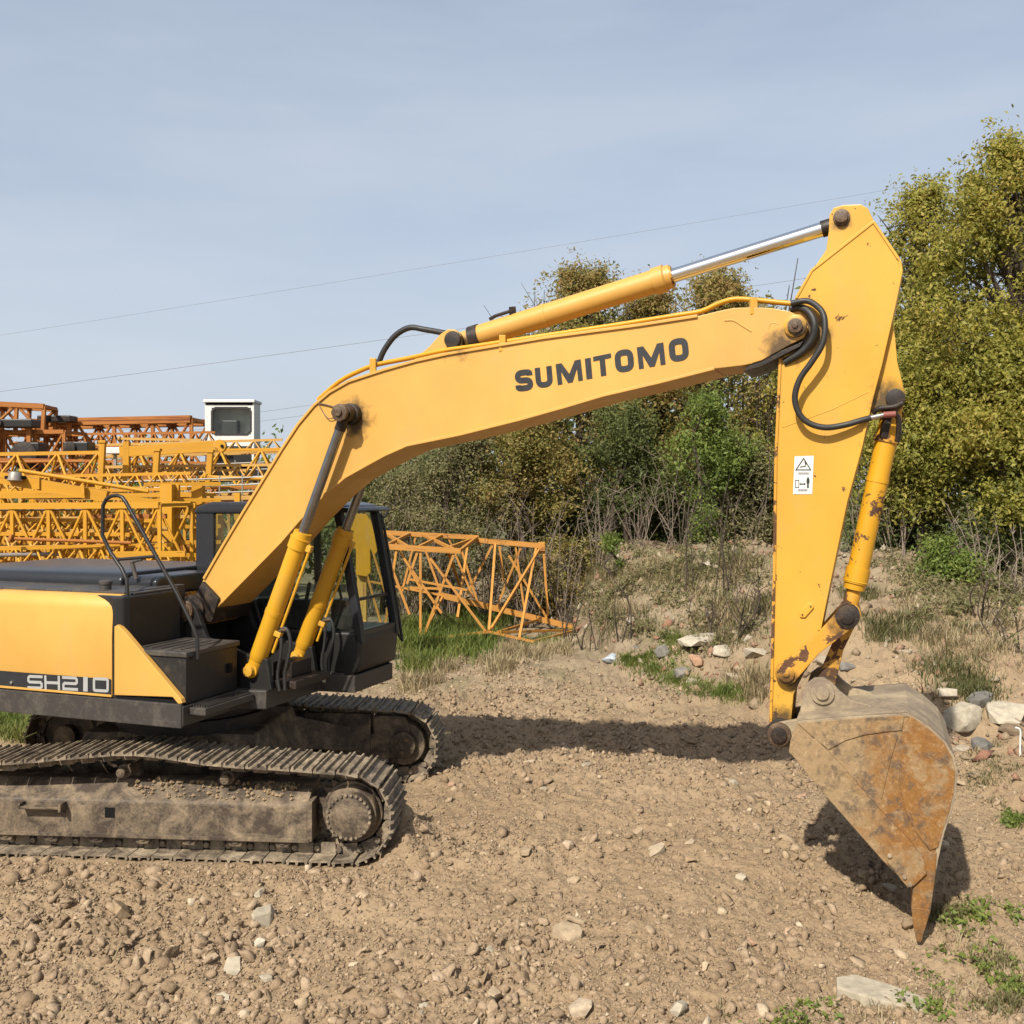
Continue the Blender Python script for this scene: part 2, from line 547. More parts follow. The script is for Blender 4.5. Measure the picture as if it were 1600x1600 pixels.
def ground_z(X, Y):
    X = np.asarray(X, float); Y = np.asarray(Y, float)
    near = 1 - sstep(30, 60, np.hypot(X, Y))
    z = 0.10 * fbm(X * 0.35, Y * 0.35, 3, 3) * near
    z = z + 0.11 * fbm(X * 0.9 + 5, Y * 1.5, 3, 8) * near
    # ridges left by the blade, running along the picture
    z = z + 0.07 * sstep(10.4, 12, Y) * (1 - sstep(15, 19, Y)) * np.sin(Y * 2.6 + 1.2 * vnoise(X * 0.5, Y * 0.3, 4) * 3)
    z = z - 0.13 * np.exp(-(((X - 2.9) / 1.1) ** 2 + ((Y - 7.0) / 0.8) ** 2))
    # flat shelf under the tracks
    shelf = (1 - sstep(1.65, 2.1, np.abs((Y - 9.85) ))) * (1 - sstep(-1.3, -0.6, X)) * sstep(-9, -7, X)
    z = z * (1 - shelf) + shelf * 0.015 * vnoise(X * 3, Y * 3, 9)
    # soil pushed up at the foot of the drive sprockets
    z = z + 0.27 * np.exp(-(((X + 0.93) / 0.17) ** 2 + ((Y - 8.80) / 0.42) ** 2)) * (1 + 0.5 * fbm(X * 6, Y * 6, 2, 77))
    # bank of rubble
    f = bank_foot(X)
    t = (Y - f)
    run = np.interp(X, [0, 3, 6, 12], [8, 9.0, 10, 10])
    top = np.interp(X, [-2, 0.5, 2.5, 5, 9, 16], [0.0, 0.9, 1.75, 1.85, 1.45, 1.2])
    rise = top * np.clip(t / run, 0, 1) ** 0.85
    lump = (0.35 * fbm(X * 0.55, Y * 0.55, 4, 21) + 0.14 * fbm(X * 2.2, Y * 2.2, 3, 22)) * sstep(0, 3, t) * near
    back = 1 - 0.45 * sstep(8, 14, t - run * 0.4)
    z = z + rise * back + lump
    # fine crumbly relief
    mid = sstep(9.6, 11.0, Y) * (1 - sstep(22, 30, Y)) * (1 - shelf)
    z = z + mid * (0.075 * fbm(X * 1.7, Y * 1.9, 2, 61) + 0.075 * (0.25 - np.abs(fbm(X * 3.3, Y * 3.6, 3, 62, 0.6))))
    fine = 1 - sstep(16, 24, Y)
    rough = 0.95 + 0.7 * sstep(-0.05, 0.3, fbm(X * 0.55 + 3, Y * 0.7, 2, 31))
    z = z + fine * rough * (0.045 * fbm(X * 5, Y * 5, 3, 41) + 0.045 * (0.3 - np.abs(fbm(X * 9, Y * 9, 2, 45))) + 0.030 * fbm(X * 19, Y * 19, 2, 51, 0.7)) * (1 - 0.7 * shelf)
    return z

def growing(a, b, step, g=1.12):
    out = []; x = a; s = step * (1 if b > a else -1)
    while (x < b) if s > 0 else (x > b):
        s *= g; x += s; out.append(x)
    return out
gx = sorted(growing(-4.9, -900, 0.03, 1.13)) + list(np.arange(-4.9, 4.9, 0.025)) + [4.9] + growing(4.9, 900, 0.03, 1.055)
gy = sorted(growing(5.2, -60, 0.03, 1.2)) + list(np.arange(5.2, 9.6, 0.024)) + list(np.arange(9.6, 11.2, 0.028)) + growing(11.2, 27, 0.030, 1.0075) + growing(27.2, 2500, 0.4, 1.12)
GX, GY = np.meshgrid(np.array(gx), np.array(gy))
GZ = ground_z(GX, GY)
ny, nx = GX.shape
idx = np.arange(ny * nx).reshape(ny, nx)
quads = np.stack([idx[:-1, :-1], idx[:-1, 1:], idx[1:, 1:], idx[1:, :-1]], -1).reshape(-1, 4)

def soil_mat():
    m, nt, b, out = new_mat('bare_soil')
    co = coords(nt)
    n1 = noise(nt, co, 0.55, 5, 0.6, 0.4)
    n2 = noise(nt, co, 5, 7, 0.68)
    n3 = noise(nt, co, 38, 6, 0.7)
    vor = nd(nt, 'ShaderNodeTexVoronoi', Scale=24.0, feature='F1')
    wv = nd(nt, 'ShaderNodeVectorMath', operation='MULTIPLY_ADD')
    wv.inputs[1].default_value = (0.06, 0.06, 0.06)
    nz = nd(nt, 'ShaderNodeTexNoise', Scale=9.0, Detail=3.0)
    nt.links.new(co, nz.inputs['Vector'])
    nt.links.new(nz.outputs['Color'], wv.inputs[0]); nt.links.new(co, wv.inputs[2])
    nt.links.new(wv.outputs[0], vor.inputs['Vector'])
    c = mixc(nt, remap(nt, n1, 0.35, 0.65), (0.235, 0.167, 0.099), (0.305, 0.224, 0.138))
    c = mixc(nt, remap(nt, n2, 0.30, 0.70, 0.0, 0.75), c, (0.195, 0.135, 0.080))
    c = mixc(nt, remap(nt, n3, 0.50, 0.72, 0.0, 0.55), c, (0.39, 0.285, 0.172))
    c = mixc(nt, remap(nt, vor.outputs['Distance'], 0.0, 0.25, 0.22, 0.0), c, (0.38, 0.275, 0.165))
    # organic, greener tint where the bank carries weeds
    sx = nd(nt, 'ShaderNodeSeparateXYZ'); nt.links.new(co, sx.inputs[0])
    far = remap(nt, sx.outputs['Y'], 13.0, 19.0)
    bankn = noise(nt, co, 1.3, 5, 0.65)
    c2 = mixc(nt, remap(nt, bankn, 0.35, 0.65), (0.185, 0.142, 0.094), (0.27, 0.215, 0.142))
    c = mixc(nt, mathn(nt, 'MULTIPLY', far, 0.85), c, c2)
    c = mixc(nt, mathn(nt, 'MULTIPLY', far, remap(nt, noise(nt, co, 0.8, 5, 0.7), 0.50, 0.64, 0.0, 0.7)), c, (0.105, 0.105, 0.045))
    vfar = remap(nt, sx.outputs['Y'], 34.0, 60.0)
    c = mixc(nt, vfar, c, (0.10, 0.10, 0.05))
    nt.links.new(c, b.inputs['Base Color'])
    b.inputs['Roughness'].default_value = 0.97
    b.inputs['Specular IOR Level'].default_value = 0.15
    h = mathn(nt, 'ADD', mathn(nt, 'MULTIPLY', n2, 0.8), mathn(nt, 'MULTIPLY', n3, 0.45))
    h = mathn(nt, 'SUBTRACT', h, mathn(nt, 'MULTIPLY', vor.outputs['Distance'], 0.6))
    bump(nt, b, h, 0.7, 0.028)
    return m
M['soil'] = soil_mat()
ground = np_mesh('ground', np.stack([GX.ravel(), GY.ravel(), GZ.ravel()], -1), quads, M['soil'], smooth=True)
ground['kind'] = 'structure'

def gz(x, y):
    return float(ground_z(np.array([x]), np.array([y]))[0])

def on_ground(px, py):
    """ground point seen at photo position (px, py)."""
    lo = 3.0
    for d in np.arange(4.5, 60, 0.05):
        p = at(px, py, d)
        if p.z <= gz(p.x, p.y):
            return Vector((p.x, p.y, gz(p.x, p.y)))
    return at(px, py, 60)

# ================================================================ EXCAVATOR
XO, YO = -3.1, 10.0
TH = math.radians(20)          # upper body swung towards the camera
PH = math.radians(4.5)         # tracks turned slightly the same way
CT, ST = math.cos(TH), math.sin(TH)
CP, SP = math.cos(PH), math.sin(PH)
def U(u, v, z):                # upper body: u forward, v to the machine's left (away from camera)
    return Vector((XO + u * CT + v * ST, YO - u * ST + v * CT, z))
def T(u, v, z):                # undercarriage
    return Vector((XO + u * CP + v * SP, YO - u * SP + v * CP, z))
def tr(px, py, v):
    """photo position on the machine's upright plane v -> (u, z)."""
    k = (px - 800) / FPX
    u = (k * (YO + v * CT) - XO - v * ST) / (CT + k * ST)
    d = YO - u * ST + v * CT
    return u, CAM_Z - (py - HOR) / FPX * d
def trp(px, py, v):
    u, z = tr(px, py, v)
    return U(u, v, z)
def prism(pts, v0, v1, mb=None, F=U):
    mb = mb or MB()
    n = len(pts)
    mb.add([F(u, v0, z) for u, z in pts] + [F(u, v1, z) for u, z in pts],
           [tuple(range(n)), tuple(range(2 * n - 1, n - 1, -1))] + [(i, (i + 1) % n, n + (i + 1) % n, n + i) for i in range(n)])
    return mb
def box(u0, u1, v0, v1, z0, z1, mb=None, F=U):
    return prism([(u0, z0), (u1, z0), (u1, z1), (u0, z1)], v0, v1, mb, F)
def disc(u, z, r, v0, v1, n=24, mb=None, F=U, r1=None):
    mb = mb or MB()
    r1 = r if r1 is None else r1
    ra = [F(u + r * math.cos(2 * math.pi * k / n), v0, z + r * math.sin(2 * math.pi * k / n)) for k in range(n)]
    rb = [F(u + r1 * math.cos(2 * math.pi * k / n), v1, z + r1 * math.sin(2 * math.pi * k / n)) for k in range(n)]
    return mb.loft([ra, rb])
def flange(path, v0, v1, th, mb=None, F=U):
    """plate of thickness th following a (u, z) path, th to the right of travel."""
    mb = mb or MB()
    rings = []
    for k, (u, z) in enumerate(path):
        a = path[max(0, k - 1)]; b = path[min(len(path) - 1, k + 1)]
        t = Vector((b[0] - a[0], b[1] - a[1])).normalized()
        nrm = Vector((t.y, -t.x)) * th
        rings.append([F(u, v0, z), F(u, v1, z), F(u + nrm.x, v1, z + nrm.y), F(u + nrm.x, v0, z + nrm.y)])
    return mb.loft(rings)
def copy_piece(name, me, parent, mat):
    o = bpy.data.objects.new(name, me)
    COL.objects.link(o)
    o.parent = parent
    OFF[o.name] = OFF[parent.name]
    mm = mat.copy(); mm.translation = mm.translation - OFF[parent.name]
    o.matrix_local = mm
    return o

EX = thing('excavator', 'yellow crawler excavator with its boom raised and bucket tip in the dirt', 'excavator', (XO, YO, 0))

# ---------------------------------------------------------------- undercarriage
def hexbolt_ring(u, z, r, v, n, parent, name='bolt', rad=0.014, F=T, mat=None):
    mb = MB()
    disc(0, 0, rad, 0, -0.014, 6, mb, lambda a, b, c: F(a, b, c) - F(0, 0, 0))
    off = OFF[parent.name]
    b = mb.bm(); me = bpy.data.meshes.new(name); b.to_mesh(me); b.free()
    me.materials.append(mat or M['track'])
    for k in range(n):
        a = 2 * math.pi * (k + 0.5) / n
        copy_piece(name, me, parent, Matrix.Translation(F(u + r * math.cos(a), v, z + r * math.sin(a))))

PITCH = 0.19
def shoe_mesh():
    # x along travel, y across, z outward
    mb = MB()
    def bx(x0, x1, y0, y1, z0, z1):
        mb.add([(x0, y0, z0), (x1, y0, z0), (x1, y1, z0), (x0, y1, z0), (x0, y0, z1), (x1, y0, z1), (x1, y1, z1), (x0, y1, z1)],
               [(0, 1, 2, 3), (4, 5, 6, 7), (0, 1, 5, 4), (1, 2, 6, 5), (2, 3, 7, 6), (3, 0, 4, 7)])
    bx(-0.092, 0.090, -0.30, 0.30, 0.0, 0.011)
    for x in (-0.078, 0.0, 0.076):
        n = len(mb.v)
        mb.v += [(x - 0.014, -0.298, 0.009), (x + 0.014, -0.298, 0.009), (x + 0.007, -0.298, 0.036), (x - 0.007, -0.298, 0.036),
                 (x - 0.014, 0.298, 0.009), (x + 0.014, 0.298, 0.009), (x + 0.007, 0.298, 0.036), (x - 0.007, 0.298, 0.036)]
        mb.f += [tuple(n + i for i in f) for f in ((0, 1, 2, 3), (4, 5, 6, 7), (0, 1, 5, 4), (1, 2, 6, 5), (2, 3, 7, 6), (3, 0, 4, 7))]
    for y in (-0.10, 0.08):
        bx(-0.085, 0.040, y, y + 0.022, -0.085, -0.001)
        bx(0.030, 0.100, y + 0.018, y + 0.036, -0.075, -0.004)
    b = mb.bm()
    # the joint pin with its bushing
    for y0, y1, r in ((-0.125, 0.135, 0.024),):
        mb2 = MB(); mb2.tube([(0.07, y0, -0.045), (0.07, y1, -0.045)], r, 8)
        n = [b.verts.new(p) for p in mb2.v]
        for f in mb2.f: b.faces.new([n[i] for i in f])
    bmesh.ops.recalc_face_normals(b, faces=b.faces)
    me = bpy.data.meshes.new('track_shoe'); b.to_mesh(me); b.free()
    me.materials.append(M['track'])
    return me
SHOE = shoe_mesh()
US, RS = 1.874, 0.352
def track_loop():
    top = smooth_path([(US, 0, 0.394 + RS), (1.35, 0, 0.775), (0.78, 0, 0.800), (0.10, 0, 0.872), (-0.45, 0, 0.835), (-1.05, 0, 0.775), (-US, 0, 0.394 + RS)], 10)
    pts = [(p.x, p.z) for p in top]
    for k in range(1, 20):
        a = math.pi / 2 + math.pi * k / 20
        pts.append((-US + RS * math.cos(a), 0.394 + RS * math.sin(a)))
    pts += [(-US + 2 * US * k / 40, 0.394 - RS) for k in range(41)]
    for k in range(1, 20):
        a = -math.pi / 2 + math.pi * k / 20
        pts.append((US + RS * math.cos(a), 0.394 + RS * math.sin(a)))
    return pts
LOOP = track_loop()
def loop_at():
    P = LOOP + [LOOP[0]]
    seg = [math.dist(P[i], P[i + 1]) for i in range(len(P) - 1)]
    tot = sum(seg); n = int(round(tot / PITCH)); res = []
    for k in range(n):
        s = tot * k / n; i = 0
        while s > seg[i]: s -= seg[i]; i += 1
        t = s / seg[i]
        res.append((P[i][0] + (P[i + 1][0] - P[i][0]) * t, P[i][1] + (P[i + 1][1] - P[i][1]) * t))
    return res
SPOTS = loop_at()
def make_track(vc, side):
    """side -1: near track, +1: far track (its outside faces away from the camera)."""
    def Y(v): return vc - side * (v - 0) * -1      # v grows outward
    s = side
    def F(u, v, z): return T(u, vc + s * v, z)
    # frame: box with a roof-shaped top; the far ridge is raised in place of shade
    prof = [(0.20, 0.175), (0.20, 0.46), (0.185, 0.475), (0.0, 0.705 if side > 0 else 0.60), (-0.16, 0.705 if side > 0 else 0.60), (-0.20, 0.46), (-0.20, 0.175)]
    mb = MB()
    mb.loft([[F(u, v, z) for v, z in prof] for u in (-1.50, 1.52)])
    fr = mb.build('track_frame', M['frame'], EX, 0.015)
    mb = MB()
    prism([(-1.48, 0.163), (1.535, 0.163), (1.535, 0.196), (-1.48, 0.196)], 0.17, 0.222, mb, F).build('lower_flange', M['frame'], fr, 0.004)
    mb = MB()
    prism([(1.52, 0.17), (1.56, 0.17), (1.56, 0.50), (1.52, 0.50)], -0.19, 0.212, mb, F).build('end_plate', M['frame'], fr, 0.006)
    # yoke towards the sprocket, built up on the far track in place of shade
    mb = MB(); prism([(1.55, 0.22), (1.95, 0.26), (1.95, 0.55), (1.90, 0.69 if side > 0 else 0.55), (1.55, 0.695 if side > 0 else 0.49)], -0.19, 0.02, mb, F).build('motor_mount', M['frame'], fr, 0.02)
    # sprocket with teeth, hub and bolt cover
    mb = MB(); n = 42; ra, rb = [], []
    for k in range(n):
        a = 2 * math.pi * k / n
        r = 0.315 if k % 2 else 0.255
        ra.append(F(US + r * math.cos(a), -0.03, 0.394 + r * math.sin(a))); rb.append(F(US + r * math.cos(a), 0.03, 0.394 + r * math.sin(a)))
    mb.loft([ra, rb]); mb.build('sprocket', M['frame'], fr, 0.004)
    mb = MB(); disc(US, 0.394, 0.255, 0.03, 0.10, 32, mb, F); disc(US, 0.394, 0.235, 0.10, 0.17, 32, mb, F, 0.215)
    mb.build('hub', M['frame'], fr, 0.006, smooth=40)
    mb = MB(); disc(US, 0.394, 0.198, 0.168, 0.235, 36, mb, F, 0.192).build('hub_cover', M['frame'], fr, 0.006, smooth=40)
    mbb = MB(); disc(0, 0, 0.013, 0, 0.016, 6, mbb, lambda a, b, c: F(a, b, c) - F(0, 0, 0))
    b = mbb.bm(); bme = bpy.data.meshes.new('bolt'); b.to_mesh(bme); b.free(); bme.materials.append(M['track'])
    for k in range(26):
        a = 2 * math.pi * k / 26
        copy_piece('bolt', bme, fr, Matrix.Translation(F(US + 0.180 * math.cos(a), 0.235, 0.394 + 0.180 * math.sin(a)) - F(0, 0, 0) + F(0, 0, 0)))
    # inner drive motor (seen on the far track)
    mb = MB(); disc(US, 0.394, 0.235, -0.03, -0.16, 30, mb, F, 0.225); disc(US, 0.394, 0.150, -0.16, -0.235, 24, mb, F, 0.135)
    mb.build('drive_motor', M['frame'], fr, 0.008, smooth=40)
    for (a0, b0) in ((0.05, 0.07), (-0.07, 0.05), (0.0, -0.08)):
        mb = MB(); disc(US + a0, 0.394 + b0, 0.03, -0.235, -0.27, 10, mb, F); mb.build('motor_port', M['pin'], fr, 0.003)
    # idler at the rear
    mb = MB(); disc(-US, 0.394, 0.30, -0.06, 0.06, 32, mb, F); disc(-US, 0.394, 0.12, 0.06, 0.16, 20, mb, F); disc(-US, 0.394, 0.12, -0.06, -0.16, 20, mb, F)
    mb.build('idler', M['frame'], fr, 0.008, smooth=40)
    # rollers with their brackets
    for k in range(8):
        u = -1.50 + k * 0.40
        mb = MB(); disc(u, 0.165, 0.072, -0.17, 0.13, 18, mb, F); disc(u, 0.165, 0.095, -0.10, -0.08, 18, mb, F); disc(u, 0.165, 0.09, 0.05, 0.075, 18, mb, F)
        disc(u, 0.165, 0.036, 0.13, 0.20, 12, mb, F)
        r = mb.build('roller', M['frame'], fr, 0.004, smooth=40)
    for k in range(8):
        u = -1.50 + k * 0.40
        mb = MB(); prism([(u - 0.085, 0.170), (u - 0.045, 0.105), (u + 0.045, 0.105), (u + 0.085, 0.170)], 0.135, 0.19, mb, F).build('roller_bracket', M['frame'], fr, 0.006)
    for u in (-0.10, 0.80):
        mb = MB(); disc(u, 0.690 if u < 0 else 0.655, 0.062, -0.14, 0.10, 18, mb, F); disc(u, 0.690 if u < 0 else 0.655, 0.040, 0.10, 0.175, 14, mb, F)
        mb.build('carrier_roller', M['frame'], fr, 0.006, smooth=40)
        mb = MB(); box(u - 0.05, u + 0.05, -0.17, -0.10, 0.56, 0.70, mb, F).build('carrier_post', M['frame'], fr, 0.006)
    if side < 0:
        # bent step, dark plate for a square opening
        mb = MB(); box(-0.92, -0.58, 0.215, 0.285, 0.405, 0.425, mb, F); box(-0.58, -0.555, 0.20, 0.30, 0.385, 0.455, mb, F); box(-0.935, -0.92, 0.20, 0.285, 0.40, 0.45, mb, F)
        mb.build('step', M['frame'], fr, 0.006)
        mb = MB(); box(-0.22, -0.135, 0.18, 0.2035, 0.325, 0.41, mb, F).build('hole_shade_plate', M['dark'], fr)  # near-black plate imitating the shade inside an opening
        mb = MB()
        for k in range(150):
            u = rng.uniform(-0.05, 1.4); v = rng.uniform(0.02, 0.17); z = 0.60 - (v - 0.02) * 0.76
            r = rng.uniform(0.008, 0.026)
            p = F(u, v, z + r * 0.4)
            mb.add([p + Vector(q) * r * rng.uniform(0.7, 1.2) for q in ((1, 0, 0), (-1, 0, 0), (0, 1, 0), (0, -1, 0), (0, 0, 1), (0, 0, -1))],
                   [(0, 2, 4), (2, 1, 4), (1, 3, 4), (3, 0, 4), (2, 0, 5), (1, 2, 5), (3, 1, 5), (0, 3, 5)])
        o = mb.build('soil_crumbs', M['soil'], fr); o['kind'] = 'stuff'
    # shoes
    n = len(SPOTS)
    for k, (u, z) in enumerate(SPOTS):
        a = SPOTS[(k - 1) % n]; b = SPOTS[(k + 1) % n]
        t = (T(b[0], 0, b[1]) - T(a[0], 0, a[1])).normalized()
        y = (T(0, 1, 0) - T(0, 0, 0)).normalized()
        o = t.cross(y).normalized()
        # loop runs backwards along the top, so outward is t x y flipped as needed
        cen = T(0, 0, 0.42)
        if o.dot(T(u, 0, z) - cen) < 0 and abs(z - 0.42) > 0.1: o = -o
        if abs(z - 0.42) <= 0.1:
            if o.dot(T(u, 0, 0) - T(0, 0, 0)) < 0: o = -o
        x = y.cross(o)
        jit = random.uniform(-0.02, 0.02)
        R = Matrix((x, y, o)).transposed().to_4x4() @ Matrix.Rotation(jit, 4, 'Y')
        copy_piece('track_shoe', SHOE, fr, Matrix.Translation(T(u, vc, z)) @ R)
    return fr
make_track(-1.195, -1)
make_track(1.195, 1)

# car body between the tracks and swing ring
mb = MB()
prism([(-0.95, 0.42), (0.95, 0.42), (0.80, 0.86), (-0.80, 0.86)], -0.62, 0.62, mb, T)
mb.build('car_body', M['frame'], EX, 0.02)
for su in (-1, 1):
    for sv in (-1, 1):
        mb = MB()
        a = [T(su * 0.45, sv * 0.55, 0.46), T(su * 0.80, sv * 0.50, 0.46), T(su * 0.78, sv * 0.50, 0.80), T(su * 0.45, sv * 0.55, 0.82)]
        b = [T(su * 0.95, sv * 1.03, 0.30), T(su * 1.35, sv * 1.03, 0.30), T(su * 1.33, sv * 1.03, 0.56), T(su * 0.95, sv * 1.03, 0.56)]
        mb.loft([a, b]).build('frame_leg', M['frame'], EX, 0.015)
mb = MB(); disc(0, 0, 0.70, 0, 0, 4)
rings = [[T(r * math.cos(2 * math.pi * k / 48), r * math.sin(2 * math.pi * k / 48), z) for k in range(48)] for r, z in ((0.72, 0.85), (0.72, 0.97), (0.66, 0.975), (0.66, 1.10))]
MB().loft(rings).build('swing_ring', M['grease'], EX, 0.0, smooth=40)

# ---------------------------------------------------------------- upper frame and bodywork
VN = -1.28                                   # near side plane of the upper body
# deck: side rail plus floor
mb = MB()
plan = [(-2.6, VN), (0.857, VN), (0.857, -0.52), (1.12, -0.46), (1.12, 0.44), (1.50, 0.48), (1.50, 1.30), (-2.6, 1.30)]
mb.add([U(u, v, 1.115) for u, v in plan] + [U(u, v, 1.285) for u, v in plan],
       [tuple(range(8)), tuple(range(15, 7, -1))] + [(i, (i + 1) % 8, 8 + (i + 1) % 8, 8 + i) for i in range(8)])
deck = mb.build('upper_frame', M['deck'], EX, 0.012)
mb = MB(); prism([(-2.58, 1.102), (0.846, 1.102), (0.846, 1.302), (-2.58, 1.302)], VN - 0.012, VN + 0.02, mb)
mb.build('side_rail', M['deck'], deck, 0.008)
# front bumper step of the deck, with ribs
mb = MB(); box(0.857, 1.02, -1.20, -0.50, 1.20, 1.262, mb).build('front_step', M['deck'], deck, 0.01)
for k in range(6):
    mb = MB(); box(0.87 + k * 0.026, 0.878 + k * 0.026, -1.16, -0.52, 1.262, 1.276, mb).build('step_rib', M['deck'], deck)

# near side door panel: flat with a rounded shoulder
def shoulder(z0, z1, vn, depth, r, n=6):
    pr = [(vn, z0), (vn - 0.004, z0 + (z1 - z0) * 0.60), (vn + 0.012, z1 - r)]
    vn = vn + 0.012
    for k in range(1, n + 1):
        a = math.pi / 2 * k / n
        pr.append((vn + r - r * math.cos(a), z1 - r + r * math.sin(a)))
    pr.append((vn + depth, z1 + 0.006)); pr.append((vn + depth, z0))
    return pr
u_seam, _ = tr(176, 1000, VN)
z_top = tr(160, 931, VN)[1]
z_bot = tr(160, 1087, VN)[1]
pr = shoulder(z_bot, z_top, VN, 0.16, 0.12)
mb = MB(); mb.loft([[U(u, v, z) for v, z in pr] for u in (-1.25, u_seam - 0.006)])
door = mb.build('side_door', M['yellow'], EX, 0.006, smooth=30)
mb = MB(); mb.loft([[U(u, v, z) for v, z in pr] for u in (-2.6, -1.265)])
mb.build('rear_side_door', M['yellow'], EX, 0.006, smooth=30)
# counterweight behind (mostly out of the picture)
cw = [(-2.62 - 0.55 * math.cos(a), 1.22 * math.sin(a)) for a in np.linspace(-math.pi / 2, math.pi / 2, 14)]
mb = MB(); n = len(cw)
mb.loft([[U(u, v, z) for u, v in cw] for z in (1.12, 2.15)]).build('counterweight', M['yellow'], EX, 0.06, 3, smooth=40)
# black stripe with the model name
za, zb = tr(80, 1054, VN - 0.006)[1], tr(80, 1081, VN - 0.006)[1]
mb = MB(); vS = VN - 0.0075
mb.add([U(-1.24, vS, zb), U(u_seam - 0.012, vS, zb), U(u_seam - 0.012, vS, za), U(-1.24, vS, za)], [(0, 1, 2, 3)])
stripe = mb.build('black_stripe', M['ink'], door)
mb = MB(); box(-1.25, u_seam - 0.004, VN - 0.012, VN + 0.01, z_bot - 0.004, z_bot + 0.016, mb).build('door_lip', M['yellow'], door, 0.003)
mb = MB(); box(-1.25, 0.80, VN + 0.012, VN + 0.06, 1.29, z_bot + 0.01, mb).build('sill_gap_shade', M['dark'], deck)  # solid dark strip standing for the shade under the door

# front yellow wedge
w = [tr(x, y, VN) for x, y in ((179, 979), (184, 976), (196, 988), (283, 1092), (285, 1099), (279, 1100), (270, 1089), (179, 1086))]
mb = prism(w, VN - 0.004, VN + 0.05); mb.build('front_wedge', M['yellow'], EX, 0.006)
# tank compartment behind the wedge: dark block with rounded near edge
uf = 0.23
pl = [(u_seam, VN + 0.008), (uf - 0.07, VN + 0.012), (uf - 0.02, VN + 0.04), (uf, VN + 0.10), (uf, -0.50), (u_seam - 0.3, -0.50), (u_seam - 0.3, VN + 0.1)]
zt = z_top - 0.005
mb = MB(); n = len(pl)
mb.loft([[U(u, v, z) for u, v in pl] for z in (1.285, zt)]).build('tank_cover', M['black'], EX, 0.02, 3)
# top deck over the tanks and the pump bay
mb = MB(); box(-2.6, u_seam - 0.01, VN + 0.155, -0.30, 1.9, z_top + 0.022, mb); box(u_seam, uf - 0.02, -1.10, -0.50, zt, zt + 0.02, mb)
mb.build('top_deck', M['deck'], EX, 0.008)
# engine hood
hp = [(-0.62, z_top - 0.02), (-0.62, 2.25), (-0.58, 2.295), (-0.50, 2.312), (0.95, 2.312), (1.05, 2.27), (1.08, 2.1)]
ue = tr(282, 890, -0.62)[0]
mb = MB(); mb.loft([[U(u, v, z) for v, z in hp] for u in (-2.55, -0.35)] )
hood = mb.build('engine_hood', M['hood'], EX, 0.03, 3, smooth=40)
hp2 = [(-0.58, 2.1), (-0.58, 2.245), (-0.52, 2.28), (0.28, 2.28), (0.28, 2.1)]
mb = MB(); mb.loft([[U(u, v, z) for v, z in hp2] for u in (-0.34, 0.02)])
mb.build('pump_hood', M['hood'], EX, 0.03, 3, smooth=40)
# latch, filler cap, grab stub
mb = MB(); p = trp(213, 905, -0.60); q = trp(206, 878, -0.60)
mb.tube([p, q], 0.02, 10); mb.tube([q, trp(222, 874, -0.60)], 0.014, 8)
mb.build('hood_latch', M['deck'], hood, 0.0, smooth=40)
mb = MB(); c = trp(165, 930, -0.98)
rr = lambda z, r: [c + Vector((r * math.cos(2 * math.pi * k / 20), r * math.sin(2 * math.pi * k / 20), z)) for k in range(20)]
mb.loft([rr(-0.03, 0.05), rr(0.10, 0.05), rr(0.10, 0.058), rr(0.125, 0.058), rr(0.135, 0.045)]).build('filler_cap', M['deck'], EX, 0.0, smooth=40)
# side box with its lid
ub0, ub1 = uf + 0.012, 0.845
zl = tr(291, 1019, VN + 0.05)[1]
mb = MB(); box(ub0, ub1, VN + 0.055, -0.50, 1.288, zl - 0.05, mb); tb = mb.build('tool_box', M['black'], EX, 0.012)
mb = MB(); box(ub0 - 0.004, ub1 + 0.02, VN + 0.035, -0.485, zl - 0.048, zl, mb).build('lid', M['deck'], tb, 0.014, 3)
mb = MB(); box(ub1 + 0.0, ub1 + 0.02, -0.66, -0.60, 1.46, 1.54, mb).build('latch', M['dark'], tb, 0.004)
for k in range(5):
    mb = MB(); box(ub0 + 0.08 + 0.1 * k, ub0 + 0.10 + 0.1 * k, VN + 0.12, -0.60, zl, zl + 0.006, mb).build('tread_strip', M['deck'], tb)
# handrail
vr = -1.12
rail = [(309, 1030), (308, 995), (300, 975), (276, 926), (250, 880), (222, 830), (197, 785), (191, 777), (183, 774), (174, 775), (166, 780), (161, 790), (160, 836), (172, 862), (190, 888), (198, 905), (199, 930), (198, 985)]
mb = MB(); mb.tube([trp(x, y, vr if i < 14 else vr - 0.04 * min(1, (i - 13) / 3)) for i, (x, y) in enumerate(rail)], 0.017, 10)
mb.tube([trp(186, 874, vr), trp(246, 869, vr)], 0.014, 8)
mb.build('handrail', M['black'], EX, 0.0, smooth=50)

# boom bay: dark walls, boom foot brackets
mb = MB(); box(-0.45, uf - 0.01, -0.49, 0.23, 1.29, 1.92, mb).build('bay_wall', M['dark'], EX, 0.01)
zf = tr(302, 952, -0.30)[1]; uF = tr(302, 952, -0.30)[0]
for v0 in (-0.42, 0.35):
    mb = MB(); prism([(-0.2, 1.28), (1.15, 1.28), (1.10, 1.56), (0.86, 1.60), (0.45, 1.72), (uF + 0.12, zf + 0.02), (uF + 0.03, zf + 0.11), (uF - 0.09, zf + 0.08), (-0.15, 1.75)], v0, v0 + 0.06, mb)
    mb.build('boom_bracket', M['black'], EX, 0.01)
mb = MB(); disc(uF, zf, 0.07, -0.47, 0.47, 20, mb); disc(uF, zf, 0.10, -0.452, -0.42, 20, mb)
mb.build('boom_foot_pin', M['pin'], EX, 0.004, smooth=40)

